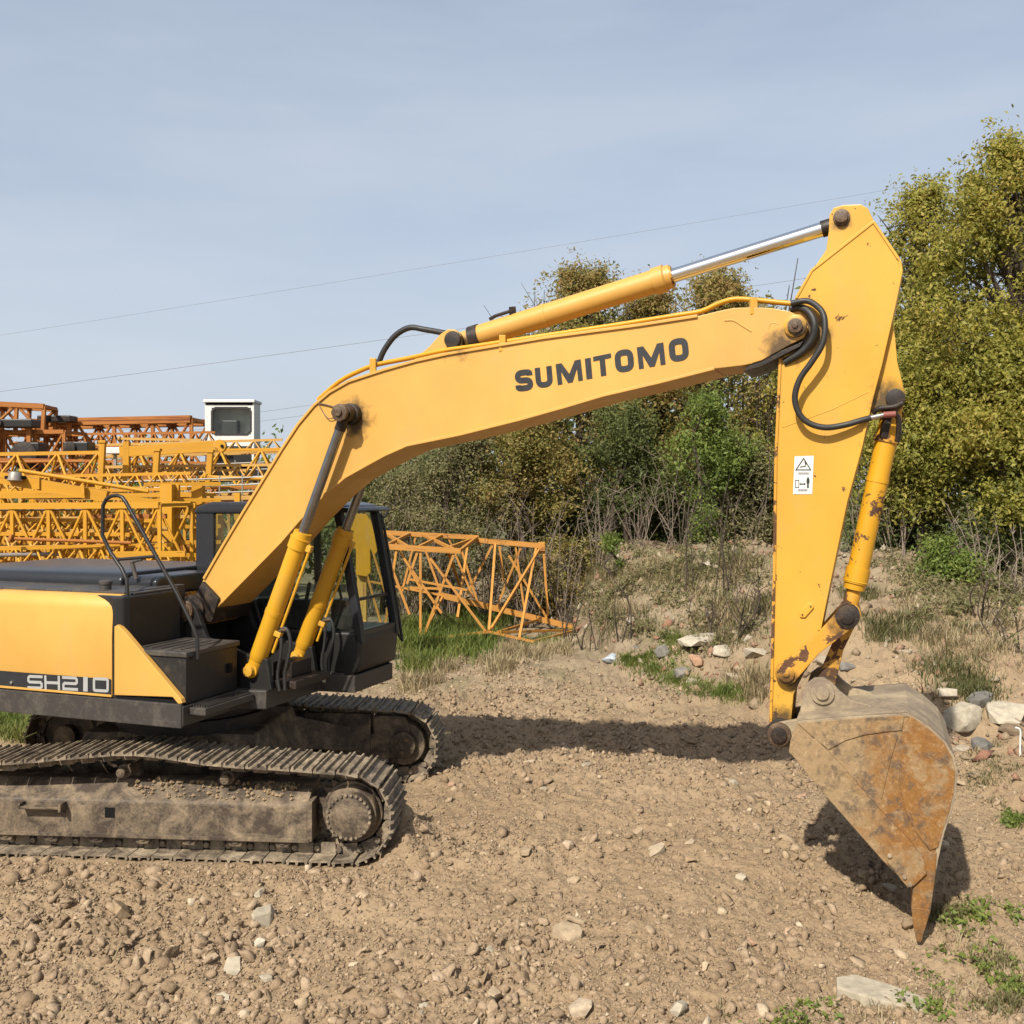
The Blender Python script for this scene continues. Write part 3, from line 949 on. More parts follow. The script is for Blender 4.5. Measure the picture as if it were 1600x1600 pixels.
# ---------------------------------------------------------------- cab
CV0, CV1 = 0.50, 1.32
CU = -0.10
cab = None
_U = U
def U(u, v, z): return _U(u + CU, v, z)
# lower body
low = [(-0.27, 1.30), (1.50, 1.245), (1.63, 1.33), (1.655, 1.62), (1.645, 1.70), (0.55, 1.70), (0.45, 1.98), (-0.27, 1.98)]
cab = prism(low, CV0, CV1, None, U).build('cab_body', M['black'], EX, 0.03, 3, smooth=40)
mb = MB()
prism([(-0.29, 2.86), (-0.25, 2.92), (-0.08, 2.965), (1.24, 2.965), (1.40, 2.935), (1.43, 2.875), (1.38, 2.855), (-0.26, 2.84)], CV0 - 0.01, CV1 + 0.01, mb, U)
mb.build('roof', M['hood'], cab, 0.03, 3, smooth=40)
mb = MB(); prism([(1.02, 2.868), (1.52, 2.868), (1.56, 2.885), (1.52, 2.915), (1.02, 2.93)], CV0 - 0.03, CV1 + 0.02, mb, U).build('visor', M['hood'], cab, 0.008)
def pillar(path, v0, v1, wdt):
    mb = MB()
    rings = []
    for k, (u, z) in enumerate(path):
        rings.append([U(u - wdt / 2, v0, z), U(u + wdt / 2, v0, z), U(u + wdt / 2, v1, z), U(u - wdt / 2, v1, z)])
    return mb.loft(rings)
front = [(1.63, 1.60), (1.605, 1.80), (1.52, 2.25), (1.45, 2.60), (1.385, 2.90)]
pillar(front, CV0, CV0 + 0.07, 0.085).build('pillar', M['hood'], cab, 0.01)
pillar(front, CV1 - 0.065, CV1, 0.085).build('pillar', M['hood'], cab, 0.01)
for v0 in (CV0, CV1 - 0.06):
    pillar([(-0.16, 1.9), (-0.16, 2.88)], v0, v0 + 0.06, 0.22).build('pillar', M['hood'], cab, 0.02, 3)
    pillar([(0.72, 1.65), (0.70, 2.88)], v0 + 0.005, v0 + 0.05, 0.07).build('pillar', M['hood'], cab, 0.01)
mb = MB(); mb.bar(U(1.56, CV0 + 0.04, 2.01), U(1.56, CV1 - 0.03, 2.01), 0.03, 0.03).build('window_bar', M['black'], cab)
mb = MB(); mb.bar(U(1.625, CV0 + 0.02, 1.69), U(1.625, CV1 - 0.02, 1.69), 0.05, 0.06).build('lower_bar', M['hood'], cab, 0.01)
def pane(pts, name='glass'):
    mb = MB(); n = len(pts)
    c = sum((Vector(p) for p in pts), Vector()) / n
    nr = (Vector(pts[1]) - Vector(pts[0])).cross(Vector(pts[2]) - Vector(pts[1])).normalized() * 0.003
    mb.add([Vector(p) + nr for p in pts] + [Vector(p) - nr for p in pts], [tuple(range(n)), tuple(range(2 * n - 1, n - 1, -1))] + [(i, (i + 1) % n, n + (i + 1) % n, n + i) for i in range(n)])
    return mb.build(name, M['glass'], cab)
pane([U(u, CV0 + 0.05, z) for u, z in front[:1]] and [U(1.60, CV0 + 0.05, 1.72), U(1.60, CV1 - 0.05, 1.72), U(1.40, CV1 - 0.05, 2.85), U(1.40, CV0 + 0.05, 2.85)], 'front_glass')
pane([U(-0.06, CV0 + 0.02, 1.99), U(0.69, CV0 + 0.02, 1.74), U(0.68, CV0 + 0.02, 2.84), U(-0.06, CV0 + 0.02, 2.84)], 'side_glass')
pane([U(0.75, CV0 + 0.02, 1.72), U(1.58, CV0 + 0.02, 1.72), U(1.37, CV0 + 0.02, 2.84), U(0.73, CV0 + 0.02, 2.84)], 'side_glass')
pane([U(0.75, CV1 - 0.02, 1.72), U(1.58, CV1 - 0.02, 1.72), U(1.37, CV1 - 0.02, 2.84), U(0.73, CV1 - 0.02, 2.84)], 'door_glass')
pane([U(-0.06, CV1 - 0.02, 1.99), U(0.69, CV1 - 0.02, 1.74), U(0.68, CV1 - 0.02, 2.84), U(-0.06, CV1 - 0.02, 2.84)], 'door_glass')
pane([U(-0.24, CV0 + 0.06, 2.0), U(-0.24, CV1 - 0.06, 2.0), U(-0.24, CV1 - 0.06, 2.84), U(-0.24, CV0 + 0.06, 2.84)], 'rear_glass')
# seat and console inside
mb = MB(); box(0.30, 0.82, 0.68, 1.14, 1.72, 1.86, mb, U); st = mb.build('seat', M['seat'], cab, 0.04, 3)
mb = MB(); prism([(0.26, 1.80), (0.40, 1.80), (0.24, 2.52), (0.14, 2.52)], 0.70, 1.12, mb, U).build('seat_back', M['seat'], st, 0.03, 3)
mb = MB(); box(0.35, 1.05, 0.56, 0.67, 1.70, 1.99, mb, U); mb.tube([U(0.98, 0.61, 1.98), U(1.02, 0.61, 2.16)], 0.02, 8); mb.build('console', M['seat'], cab, 0.015)
mb = MB(); box(1.18, 1.36, 0.75, 1.0, 1.68, 1.98, mb, U); mb.tube([U(1.25, 0.86, 1.95), U(1.18, 0.86, 2.2)], 0.014, 8); mb.build('travel_levers', M['seat'], cab, 0.01)
# front grab rail with mirror arm
g = [(602, 803), (607, 800), (612, 818), (618, 850), (627, 905), (636, 960), (642, 1003)]
mb = MB(); mb.tube(smooth_path([trp(x, y, 1.44) for x, y in g], 3), 0.016, 8); mb.tube([trp(606, 812, 1.38), trp(614, 808, 1.46), trp(622, 795, 1.50)], 0.011, 6)
mb.tube([trp(640, 1000, 1.44), U(1.64, 1.30, 1.62)], 0.013, 6)
mb.build('grab_rail', M['black'], cab, 0.0, smooth=50)
mb = MB(); c = trp(609, 818, 1.41); mb.bar(c + Vector((0, 0, 0.045)), c - Vector((0, 0, 0.045)), 0.05, 0.09).build('mirror_bracket', M['black'], cab, 0.012)
for k, (x0, x1) in enumerate(((474, 500), (508, 538))):
    mb = MB(); a = trp(x0, 1052, CV0 - 0.01); b_ = trp(x1, 1078, CV0 - 0.01)
    uu0, zz0 = tr(x0, 1050, CV0 - 0.02); uu1, zz1 = tr(x1, 1080, CV0 - 0.02)
    prism([(uu0, zz0), (uu1, zz0), (uu1 - 0.03, zz1), (uu0 - 0.03, zz1)], CV0 - 0.03, CV0 + 0.02, mb).build('under_panel', M['deck'], cab, 0.006)
U = _U
# clutter of valves and hoses at the front of the swing frame
mb = MB(); box(0.98, 1.35, -0.34, 0.24, 1.286, 1.36, mb); box(1.02, 1.22, -0.2, 0.15, 1.36, 1.5, mb); mb.build('hose_manifold', M['grease'], EX, 0.012)

# ---------------------------------------------------------------- boom
VB = -0.262
top_px = [(303, 938), (318, 905), (348, 853), (380, 800), (412, 748), (440, 702), (465, 664), (490, 634), (515, 613), (545, 596), (600, 578), (650, 564), (700, 553), (850, 528), (1000, 508), (1090, 494), (1122, 486), (1146, 481), (1176, 480)]
bot_px = [(1176, 568), (1160, 571), (1117, 576), (1030, 598), (944, 618), (880, 637), (812, 656), (720, 679), (637, 696), (603, 711), (572, 728), (540, 746), (505, 776), (470, 812), (440, 847), (390, 898), (337, 952), (328, 972), (312, 978), (300, 962)]
topb = [tr(x, y, VB) for x, y in top_px]
botb = [tr(x, y, VB) for x, y in bot_px]
boom = prism(topb + botb, VB, -VB).build('boom', M['yellow'], EX, 0.006)
flange([(u, z + 0.012) for u, z in topb[1:16]], VB - 0.018, -VB + 0.018, 0.024).build('top_plate', M['yellow'], boom, 0.004)
flange([(u, z - 0.010) for u, z in botb[2:17]], VB - 0.016, -VB + 0.016, 0.022).build('bottom_plate', M['yellow'], boom, 0.004)
# cheek plates of the tip
tip_px = [(1170, 480), (1205, 481), (1232, 486), (1253, 495), (1263, 511), (1256, 527), (1232, 540), (1190, 563), (1170, 569)]
tip = [tr(x, y, VB) for x, y in tip_px]
for v0, v1 in ((VB - 0.001, VB + 0.055), (-VB - 0.055, -VB + 0.001)):
    prism(tip, v0, v1).build('tip_cheek', M['yellow'], boom, 0.006)
prism([tr(x, y, VB) for x, y in ((1172, 569), (1255, 533), (1250, 541), (1190, 572), (1162, 580))], VB + 0.01, -VB - 0.01).build('tip_bottom_plate', M['grease'], boom, 0.004)  # grease colour also carries the shadow under the tip
uT, zT = tr(1243, 510, VB)
mb = MB(); disc(uT, zT, 0.085, VB - 0.03, -VB + 0.03, 28, mb); mb.build('tip_boss', M['yellow_chip'], boom, 0.008, smooth=40)
mb = MB(); disc(uT, zT, 0.056, VB - 0.055, -VB + 0.055, 20, mb); disc(uT, zT, 0.024, VB - 0.068, -VB + 0.05, 6, mb); mb.build('tip_pin', M['pin'], boom, 0.004, smooth=40)
# weld ribs and small marks on the tip
mb = MB(); mb.tube(smooth_path([trp(x, y, VB) for x, y in ((1132, 501), (1146, 501), (1158, 508), (1174, 518))], 4), 0.007, 6).build('weld_bead', M['yellow'], boom, 0, smooth=50)
mb = MB(); mb.tube(smooth_path([trp(x, y, VB) for x, y in ((1201, 514), (1203, 507), (1209, 504), (1216, 507))], 4), 0.005, 6).build('weld_bead', M['yellow'], boom, 0, smooth=50)
# foot boss
mb = MB(); disc(uF, zf, 0.135, -0.335, 0.335, 28, mb); prism([tr(x, y, VB) for x, y in ((300, 962), (304, 936), (320, 908), (345, 935), (334, 972))], -0.30, 0.30, mb)
mb.build('foot_boss', M['grease'], boom, 0.01, smooth=40)
mb = MB()
for k in range(3):
    disc(uF - 0.02 + 0.03 * k, zf - 0.05 - 0.09 * k, 0.03, -0.40, -0.36, 12, mb)
mb.build('grease_fitting', M['pin'], boom, 0.004)

# arm-cylinder bracket on the boom
vb = -0.15
br = [tr(x, y, vb) for x, y in ((646, 563), (672, 540), (688, 522), (700, 514), (712, 515), (720, 524), (722, 545), (740, 550))]
for v0, v1 in ((vb, vb + 0.045), (-vb - 0.045, -vb)):
    prism(br, v0, v1).build('cylinder_bracket', M['yellow'], boom, 0.006)
uA, zA = tr(708, 531, vb)
mb = MB(); disc(uA, zA, 0.075, vb - 0.028, -vb + 0.028, 22, mb); mb.build('bracket_pin', M['grease'], boom, 0.006, smooth=40)
mb = MB(); box(uA - 0.02, uA + 0.17, vb - 0.02, vb + 0.05, zA - 0.125, zA - 0.10, mb).build('bracket_foot', M['grease'], boom, 0.004)

# lettering ---------------------------------------------------
def stroke(path, t, closed=False):
    P = [Vector(p) for p in path]; n = len(P)
    L, R = [], []
    for k in range(n):
        a = P[(k - 1) % n] if (closed or k > 0) else None
        b = P[(k + 1) % n] if (closed or k < n - 1) else None
        d1 = (P[k] - a).normalized() if a is not None else None
        d2 = (b - P[k]).normalized() if b is not None else None
        if d1 is None: d1 = d2
        if d2 is None: d2 = d1
        n1 = Vector((-d1.y, d1.x)); n2 = Vector((-d2.y, d2.x))
        m = (n1 + n2).normalized(); s = t / 2 / max(0.35, m.dot(n1))
        L.append(P[k] + m * s); R.append(P[k] - m * s)
    vs = L + R
    fs = [(k, (k + 1) % n, n + (k + 1) % n, n + k) for k in range(n if closed else n - 1)]
    return vs, fs
def rounded(path, r, n=5, closed=False):
    """corners of a polyline turned into arcs of reach r."""
    P = [Vector(p) for p in path]; m = len(P); out = []
    for k in range(m):
        if not closed and k in (0, m - 1):
            out.append(P[k]); continue
        a, p, b = P[(k - 1) % m], P[k], P[(k + 1) % m]
        ra = min(r, (a - p).length * 0.5); rb = min(r, (b - p).length * 0.5)
        s0 = p + (a - p).normalized() * ra; s1 = p + (b - p).normalized() * rb
        for i in range(n + 1):
            t = i / n
            out.append(s0 * (1 - t) ** 2 + p * 2 * t * (1 - t) + s1 * t * t)
    res = [out[0]]
    for q in out[1:]:
        if (q - res[-1]).length > 1e-5: res.append(q)
    return res
def glyph(ch, w, t):
    """letter in a cell of width w and height 1, stroke t."""
    h = t / 2; c = 0.17
    x0, x1, y0, y1 = h, w - h, h, 1 - h
    if ch in 'O0':
        return stroke(rounded([(x0, y0), (x1, y0), (x1, y1), (x0, y1)], 0.24 if ch == 'O' else 0.13, 5, True), t, True)
    if ch == 'U':
        return stroke(rounded([(x0, 1), (x0, y0), (x1, y0), (x1, 1)], 0.26), t)
    if ch == 'S':
        return stroke(rounded([(x1, 0.70), (x1, y1), (x0, y1), (x0, 0.505), (x1, 0.495), (x1, y0), (x0, y0), (x0, 0.30)], 0.24), t)
    if ch == 'I' or ch == '1':
        return [(0, 0), (w, 0), (w, 1), (0, 1)], [(0, 1, 2, 3)]
    if ch == 'T':
        m = w / 2
        return [(m - h, 0), (m + h, 0), (m + h, 1 - t * .8), (w, 1 - t * .8), (w, 1), (0, 1), (0, 1 - t * .8), (m - h, 1 - t * .8)], [tuple(range(8))]
    if ch == 'M':
        m = w / 2
        return [(0, 0), (t * .85, 0), (t * .85, 0.60), (m - t * .42, 0), (m + t * .42, 0), (w - t * .85, 0.60), (w - t * .85, 0), (w, 0), (w, 1), (w - t * 1.1, 1), (m, 0.42), (t * 1.1, 1), (0, 1)], [tuple(range(13))]
    if ch == 'H':
        return [(0, 0), (t, 0), (t, 0.5 - h), (w - t, 0.5 - h), (w - t, 0), (w, 0), (w, 1), (w - t, 1), (w - t, 0.5 + h), (t, 0.5 + h), (t, 1), (0, 1)], [tuple(range(12))]
    if ch == '2':
        return stroke([(0, y1), (x1 - c * .6, y1), (x1, y1 - c * .6), (x1, 0.5 + c * .5), (x1 - c * .6, 0.5), (x0 + c * .6, 0.5), (x0, 0.5 - c * .6), (x0, y0), (w, y0)], t)
    if ch == 's':
        return stroke([(w, y1), (x0 + c * .6, y1), (x0, y1 - c * .6), (x0, 0.5 + c * .5), (x0 + c * .6, 0.5), (x1 - c * .6, 0.5), (x1, 0.5 - c * .6), (x1, y0 + c * .6), (x1 - c * .6, y0), (0, y0)], t)
    return stroke([(x0, y0), (x1, y0), (x1, y1), (x0, y1)], t, True)
def letters(cells, v, t, mat, parent):
    """cells: (char, lower-left photo point, lower-right, upper-left) on plane v."""
    for ch, ll, lr, ul in cells:
        a, b, c = (Vector(tr(*p, v)) for p in (ll, lr, ul))
        hgt = (c - a).length; w = (b - a).length / hgt
        ex = (b - a).normalized() * hgt; ey = c - a
        vs, fs = glyph(ch, w, t)
        mb = MB(); mb.add([U(*(lambda q: (q.x, v, q.y))(a + ex * p[0] + ey * p[1])) for p in vs], fs)
        mb.build('letter', mat, parent)
def zp(x, y): return (780 + x * 0.2, 510 + y * 0.2)
cells = [('S', (130, 512), (268, 496), (118, 346)), ('U', (290, 486), (422, 467), (276, 326)), ('M', (458, 458), (654, 420), (440, 296)), ('I', (682, 414), (728, 406), (668, 252)),
         ('T', (746, 400), (886, 372), (732, 238)), ('O', (912, 366), (1058, 344), (896, 192)), ('M', (1092, 334), (1300, 296), (1074, 164)), ('O', (1334, 284), (1486, 258), (1318, 106))]
letters([(c, zp(*a), zp(*b), zp(*d)) for c, a, b, d in cells], VB - 0.004, 0.27, M['ink'], boom)
def zs(x, y): return (x * 0.25, 899.0 + y * 0.25 - (1.6 if y > 700 else -1.0))
cells = [('s', (172, 716), (268, 720), (170, 618)), ('H', (278, 720), (376, 724), (276, 621)), ('2', (390, 724), (488, 729), (388, 625)), ('I', (520, 731), (548, 733), (520, 629)), ('0', (580, 734), (680, 739), (580, 632))]
letters([(c, zs(*a), zs(*b), zs(*d)) for c, a, b, d in cells], VN - 0.011, 0.20, M['silver_ink'], door)

# pipes and hoses on the boom top
pipe = [(497, 624), (530, 596), (560, 580), (590, 569), (640, 559), (690, 548), (740, 541), (800, 532), (860, 523), (960, 508), (1060, 492), (1096, 486), (1125, 473), (1150, 467), (1185, 469), (1215, 472), (1236, 474)]
for k, (dv, dy) in enumerate(((0.0, 0), (0.08, 1))):
    mb = MB(); mb.tube(smooth_path([trp(x, y + dy, -0.21 + dv) for x, y in pipe], 3), 0.019, 8).build('hydraulic_pipe', M['yellow_cyl'], boom, 0, smooth=50)
for x, y in ((588, 572), (790, 536), (1182, 478)):
    mb = MB(); a = trp(x - 5, y - 12, -0.235); mb.bar(a, trp(x - 5, y + 14, -0.235), 0.055, 0.06, (0, 1, 0)); mb.build('pipe_clamp', M['yellow_chip'], boom, 0.006)
for k in range(2):
    mb = MB(); mb.tube(smooth_path([trp(x, y, -0.10 + 0.09 * k) for x, y in ((592, 566), (601, 546), (618, 524), (640, 512), (664, 515), (698, 521))], 6), 0.026, 10).build('boom_hose', M['rubber'], boom, 0, smooth=50)

# boom cylinders -------------------------------------------------
def cylinder(a, b, v, r_bar, r_rod, frac, parent_name, mats, head=0.16, both=True):
    """a: base (u,z), b: rod end (u,z); barrel covers frac of the length."""
    A, B = Vector(a), Vector(b); d = (B - A).normalized(); Ln = (B - A).length
    def pt(s, dv=0): return U(A.x + d.x * s, v + dv, A.y + d.y * s)
    bl = Ln * frac
    mb = MB()
    r = r_bar
    mb.tube([pt(0.10), pt(0.14), pt(0.16), pt(bl - head), pt(bl - head + 0.001), pt(bl - 0.05), pt(bl - 0.049), pt(bl)],
            [r * 0.9, r * 1.0, r, r, r * 1.14, r * 1.14, r * 1.02, r * 0.98], 28)
    c = mb.build(parent_name, mats[0], EX, 0, smooth=40)
    mb = MB(); mb.tube([pt(bl - head * 0.40), pt(bl - head * 0.37), pt(bl - head * .34)], [r * 1.14, r * 1.20, r * 1.14], 28, False)
    mb.build('barrel_band', mats[0], c, 0, smooth=40)
    mb = MB(); mb.tube([pt(bl * 0.42 - 0.02), pt(bl * 0.42 + 0.02)], r * 1.05, 28).build('barrel_band', mats[0], c, 0, smooth=40)
    mb = MB(); mb.tube([pt(bl - 0.01), pt(Ln - 0.13)], r_rod, 20).build('rod', mats[1], c, 0, smooth=40)
    mb = MB(); mb.tube([pt(Ln - 0.16), pt(Ln - 0.05)], r_rod * 1.12, 18); disc(B.x, B.y, r_rod * 1.75, v - 0.05, v + 0.05, 22, mb)
    mb.build('rod_eye', mats[2], c, 0.004, smooth=40)
    mb = MB(); disc(A.x, A.y, r_bar * 0.85, v - 0.065, v + 0.065, 22, mb); mb.tube([pt(0.02), pt(0.12)], r_bar * 0.86, 18)
    mb.build('base_eye', mats[0], c, 0.004, smooth=40)
    return c, pt, bl, Ln
VC = 0.385
aB = tr(397, 1046, -VC); bB = tr(540, 646, -VC)
for s in (-1, 1):
    c, pt, bl, Ln = cylinder(aB, bB, s * VC, 0.082, 0.044, 0.545, 'boom_cylinder', (M['yellow_cyl'], M['chrome_dull'], M['grease']))
    mb = MB()
    o1 = Vector((0.105, 0.03))
    def off(sv, w): 
        p = pt(sv); return p + (U(0.115, 0, -0.04) - U(0, 0, 0)) * w
    mb.tube([off(0.22, 1.0), off(0.5, 1), off(bl - 0.2, 1), off(bl - 0.1, 0.95), off(bl - 0.06, 0.5)], 0.014, 8)
    mb.build('cylinder_pipe', M['yellow_cyl'], c, 0, smooth=50)
    mb = MB(); mb.bar(off(0.40, 0.55), off(0.40, 1.2), 0.05, 0.05); mb.bar(off(bl - 0.12, 0.5), off(bl - 0.12, 1.15), 0.05, 0.06)
    mb.build('pipe_clamp', M['yellow_chip'], c, 0.006)
    mb = MB()
    mb.tube(smooth_path([off(0.40, 0.85), off(0.36, 1.3), off(0.22, 1.7), off(0.05, 2.0), off(-0.08, 2.6)], 5), 0.016, 8)
    mb.tube(smooth_path([off(0.46, 0.9), off(0.47, 1.5), off(0.34, 2.2), off(0.1, 2.5), off(-0.05, 3.0)], 5), 0.016, 8)
    mb.build('cylinder_hose', M['rubber'], c, 0, smooth=50)
    mb = MB(); mb.tube([off(0.41, 0.85), off(0.45, 1.1), off(0.47, 1.45)], 0.021, 8); mb.build('hose_elbow', M['pin'], c, 0, smooth=50)
mb = MB(); disc(bB[0], bB[1], 0.062, -VC - 0.09, VC + 0.09, 20, mb); mb.build('boom_cylinder_pin', M['pin'], EX, 0.006, smooth=40)
mb = MB(); disc(bB[0], bB[1], 0.095, -0.335, 0.335, 24, mb); mb.build('pin_boss', M['grease'], boom, 0.012, smooth=40)
mb = MB(); disc(bB[0], bB[1], 0.080, -VC - 0.12, -VC - 0.085, 8, mb); disc(bB[0], bB[1], 0.034, -VC - 0.14, -VC - 0.118, 12, mb); mb.build('pin_cap', M['pin'], EX, 0.006, smooth=40)
for s_ in (-1, 1):
    mb = MB(); disc(aB[0], aB[1], 0.05, s_ * VC - 0.11, s_ * VC + 0.11, 16, mb); mb.build('cylinder_base_pin', M['yellow_chip'], EX, 0.006, smooth=40)
# grease line hanging by the pin
mb = MB(); mb.tube(smooth_path([trp(x, y, -0.275) for x, y in ((497, 630), (512, 633), (528, 638))], 5), 0.006, 6)
mb.tube(smooth_path([trp(x, y, -0.285) for x, y in ((498, 632), (506, 646), (514, 654), (524, 652))], 5), 0.004, 6); mb.build('grease_line', M['pin'], boom, 0, smooth=50)

# arm cylinder ---------------------------------------------------
bA = tr(1315, 340, 0.0); aA = tr(708, 531, 0.0)
aA = (uA, zA)
uP, zP = tr(1315, 340, -0.165)
frac = 0.0
c, pt, bl, Ln = cylinder(aA, (uP, zP), 0.0, 0.098, 0.058, 0.585, 'arm_cylinder', (M['yellow'], M['chrome'], M['grease']), 0.15)
mb = MB(); mb.tube([pt(0.11), pt(0.20)], 0.108, 24); mb.build('grimy_collar', M['grease'], c, 0, smooth=40)
mb = MB()
def offa(s, w): return pt(s) + (U(0, -0.03, 0.125) - U(0, 0, 0)) * w
mb.tube([offa(0.30, 0.9), offa(0.36, 1.0), offa(0.5, 1.0)], 0.016, 8); mb.bar(offa(0.52, 0.6), offa(0.52, 1.25), 0.06, 0.05); mb.build('pipe_clamp', M['grease'], c, 0.004)
mb = MB(); mb.tube([pt(bl - 0.005), pt(bl + 0.012)], 0.085, 24); mb.build('gland_ring', M['yellow_worn'], c, 0, smooth=40)

# ---------------------------------------------------------------- arm
VA = -0.19
arm_px = [(1242, 466), (1267, 422), (1365, 345), (1407, 407), (1409, 422), (1400, 467), (1391, 507), (1376, 572), (1362, 625), (1346, 697), (1322, 785), (1297, 905), (1281, 985), (1262, 1040), (1240, 1085), (1236, 1128), (1204, 1128), (1206, 1060), (1210, 880), (1212, 717), (1217, 605), (1219, 560), (1224, 510)]
armo = [tr(x, y, VA) for x, y in arm_px]
arm = prism(armo, VA, -VA).build('arm', M['yellow_chip'], EX, 0.007)
flange([(u + 0.008, z) for u, z in armo[4:13]], VA - 0.014, -VA + 0.014, 0.022).build('rear_plate', M['yellow_chip'], arm, 0.004)
flange([(u - 0.010, z) for u, z in armo[16:22]], VA - 0.014, -VA + 0.014, 0.022).build('front_plate', M['yellow_worn'], arm, 0.004)
flange([(u, z + 0.004) for u, z in armo[0:3]], VA - 0.008, -VA + 0.008, 0.02).build('upper_plate', M['yellow_chip'], arm, 0.004)
flange([(u + 0.006, z) for u, z in armo[2:5]], VA - 0.010, -VA + 0.010, 0.02).build('crown_plate', M['yellow_chip'], arm, 0.004)
# top lug for the arm cylinder
lug = [tr(x, y, -0.165) for x, y in ((1264, 430), (1291, 390), (1295, 360), (1296, 335), (1303, 324), (1318, 320), (1345, 319), (1356, 325), (1368, 350), (1350, 372))]
for v0, v1 in ((-0.165, -0.115), (0.115, 0.165)):
    prism(lug, v0, v1).build('top_lug', M['yellow_chip'], arm, 0.008)
mb = MB(); disc(uP, zP, 0.048, -0.215, 0.215, 18, mb); disc(uP, zP, 0.062, -0.185, -0.163, 18, mb); mb.build('lug_pin', M['pin'], arm, 0.005, smooth=40)
# bucket-cylinder lug at the back
lug2 = [tr(x, y, -0.13) for x, y in ((1385, 520), (1394, 497), (1399, 530), (1402, 565), (1410, 598), (1414, 615), (1411, 636), (1402, 645), (1388, 640), (1360, 640), (1366, 600))]
for v0, v1 in ((-0.13, -0.085), (0.085, 0.13)):
    prism(lug2, v0, v1).build('rear_lug', M['yellow_chip'], arm, 0.007)
uQ, zQ = tr(1399, 622, -0.13)
mb = MB(); disc(uQ, zQ, 0.07, -0.155, 0.155, 18, mb); mb.build('rear_lug_pin', M['grease'], arm, 0.008, smooth=40)
# boss where boom meets arm
# warning decal
def rect(px0, py0, px1, py1, v): return [trp(px0, py1, v), trp(px1, py1, v), trp(px1, py0, v), trp(px0, py0, v)]
dq = [(1241.5, 713), (1271.5, 712), (1269, 772), (1239, 772)]
mb = MB(); mb.add([trp(x, y, VA - 0.003) for x, y in dq], [(0, 1, 2, 3)]); dec = mb.build('warning_decal', M['white'], arm)
def ink(pts, faces=None, name='pictogram', v=VA - 0.0055):
    mb = MB(); mb.add([trp(x, y, v) for x, y in pts], faces or [tuple(range(len(pts)))]); return mb.build(name, M['ink'], dec)
def zd(x, y): return (1160 + x * 0.225, 560 + y * 0.225)
vs, fs = stroke([zd(372, 774), zd(474, 774), zd(425, 694)], 1.5, True); ink([(p[0], p[1]) for p in vs], fs, 'warning_triangle')
ink([zd(*p) for p in ((430, 712), (440, 712), (444, 740), (436, 742))]); ink([zd(*p) for p in ((400, 752), (440, 744), (442, 750), (400, 758))])
for y in (793, 801): ink([zd(*p) for p in ((388, y), (462, y), (462, y + 3), (388, y + 3))], name='print_line')
vs, fs = stroke([zd(368, 846), zd(392, 846), zd(392, 896), zd(368, 896)], 0.9, True); ink([(p[0], p[1]) for p in vs], fs)
ink([zd(*p) for p in ((396, 872), (408, 862), (408, 869), (428, 869), (428, 862), (440, 872), (428, 882), (428, 876), (408, 876), (408, 882))], name='arrow')
ink([zd(*p) for p in ((452, 824), (460, 824), (462, 832), (466, 840), (466, 866), (461, 868), (461, 900), (449, 900), (449, 868), (445, 866), (446, 840), (450, 832))], name='person_pictogram')
for y in (910, 918): ink([zd(*p) for p in ((386, y), (452, y), (452, y + 3), (386, y + 3))], name='print_line')
# little plate low on the arm
pts = [tr(x, y, VA) for x, y in ((1249, 957), (1263, 942), (1270, 943), (1272, 949), (1258, 965), (1250, 964))]
pl_ = prism(pts, VA - 0.016, VA + 0.01).build('cover_plate', M['yellow_chip'], arm, 0.006)
for x, y in ((1254, 960), (1267, 947)):
    uu, zz = tr(x, y, VA); mb = MB(); disc(uu, zz, 0.007, VA - 0.022, VA - 0.01, 8, mb); mb.build('bolt', M['pin'], pl_)
# weld line across the arm
mb = MB(); mb.tube([trp(1222, 668, VA), trp(1300, 640, VA), trp(1358, 612, VA)], 0.0035, 6).build('weld_bead', M['yellow_chip'], arm, 0, smooth=50)
# hoses over the boom tip
h1 = [(1236, 474, -0.24), (1258, 470, -0.25), (1272, 475, -0.27), (1286, 490, -0.31), (1289, 515, -0.33), (1284, 540, -0.335), (1268, 566, -0.33), (1250, 592, -0.32), (1242, 620, -0.31), (1248, 645, -0.30), (1264, 661, -0.29), (1290, 668, -0.28), (1320, 664, -0.26), (1345, 657, -0.24), (1360, 653, -0.22)]
mb = MB(); mb.tube(smooth_path([trp(*p) for p in h1], 5), 0.023, 12).build('arm_hose', M['rubber'], arm, 0, smooth=50)
h2 = [(1235, 482, -0.19), (1252, 481, -0.20), (1266, 490, -0.23), (1273, 508, -0.25), (1268, 532, -0.235), (1250, 552, -0.215), (1226, 566, -0.19)]
mb = MB(); mb.tube(smooth_path([trp(*p) for p in h2], 5), 0.030, 12).build('arm_hose', M['rubber'], arm, 0, smooth=50)
mb = MB(); mb.tube([trp(1358, 653.5, -0.222), trp(1382, 648, -0.20)], [0.020, 0.016], 12).build('hose_fitting', M['steel'], arm, 0, smooth=50)
mb = MB(); mb.tube([trp(1380, 648.5, -0.20), trp(1399, 647, -0.185)], 0.024, 12).build('hose_sleeve', M['red'], arm, 0, smooth=50)
mb = MB(); mb.tube(smooth_path([trp(*p) for p in ((1399, 647, -0.185), (1404, 655, -0.16), (1404, 675, -0.14), (1402, 690, -0.12))], 4), 0.020, 10)
mb.tube(smooth_path([trp(*p) for p in ((1364, 645, -0.15), (1375, 638, -0.17), (1395, 636, -0.17), (1410, 630, -0.15))], 4), 0.020, 10); mb.build('cylinder_hose', M['grease'], arm, 0, smooth=50)

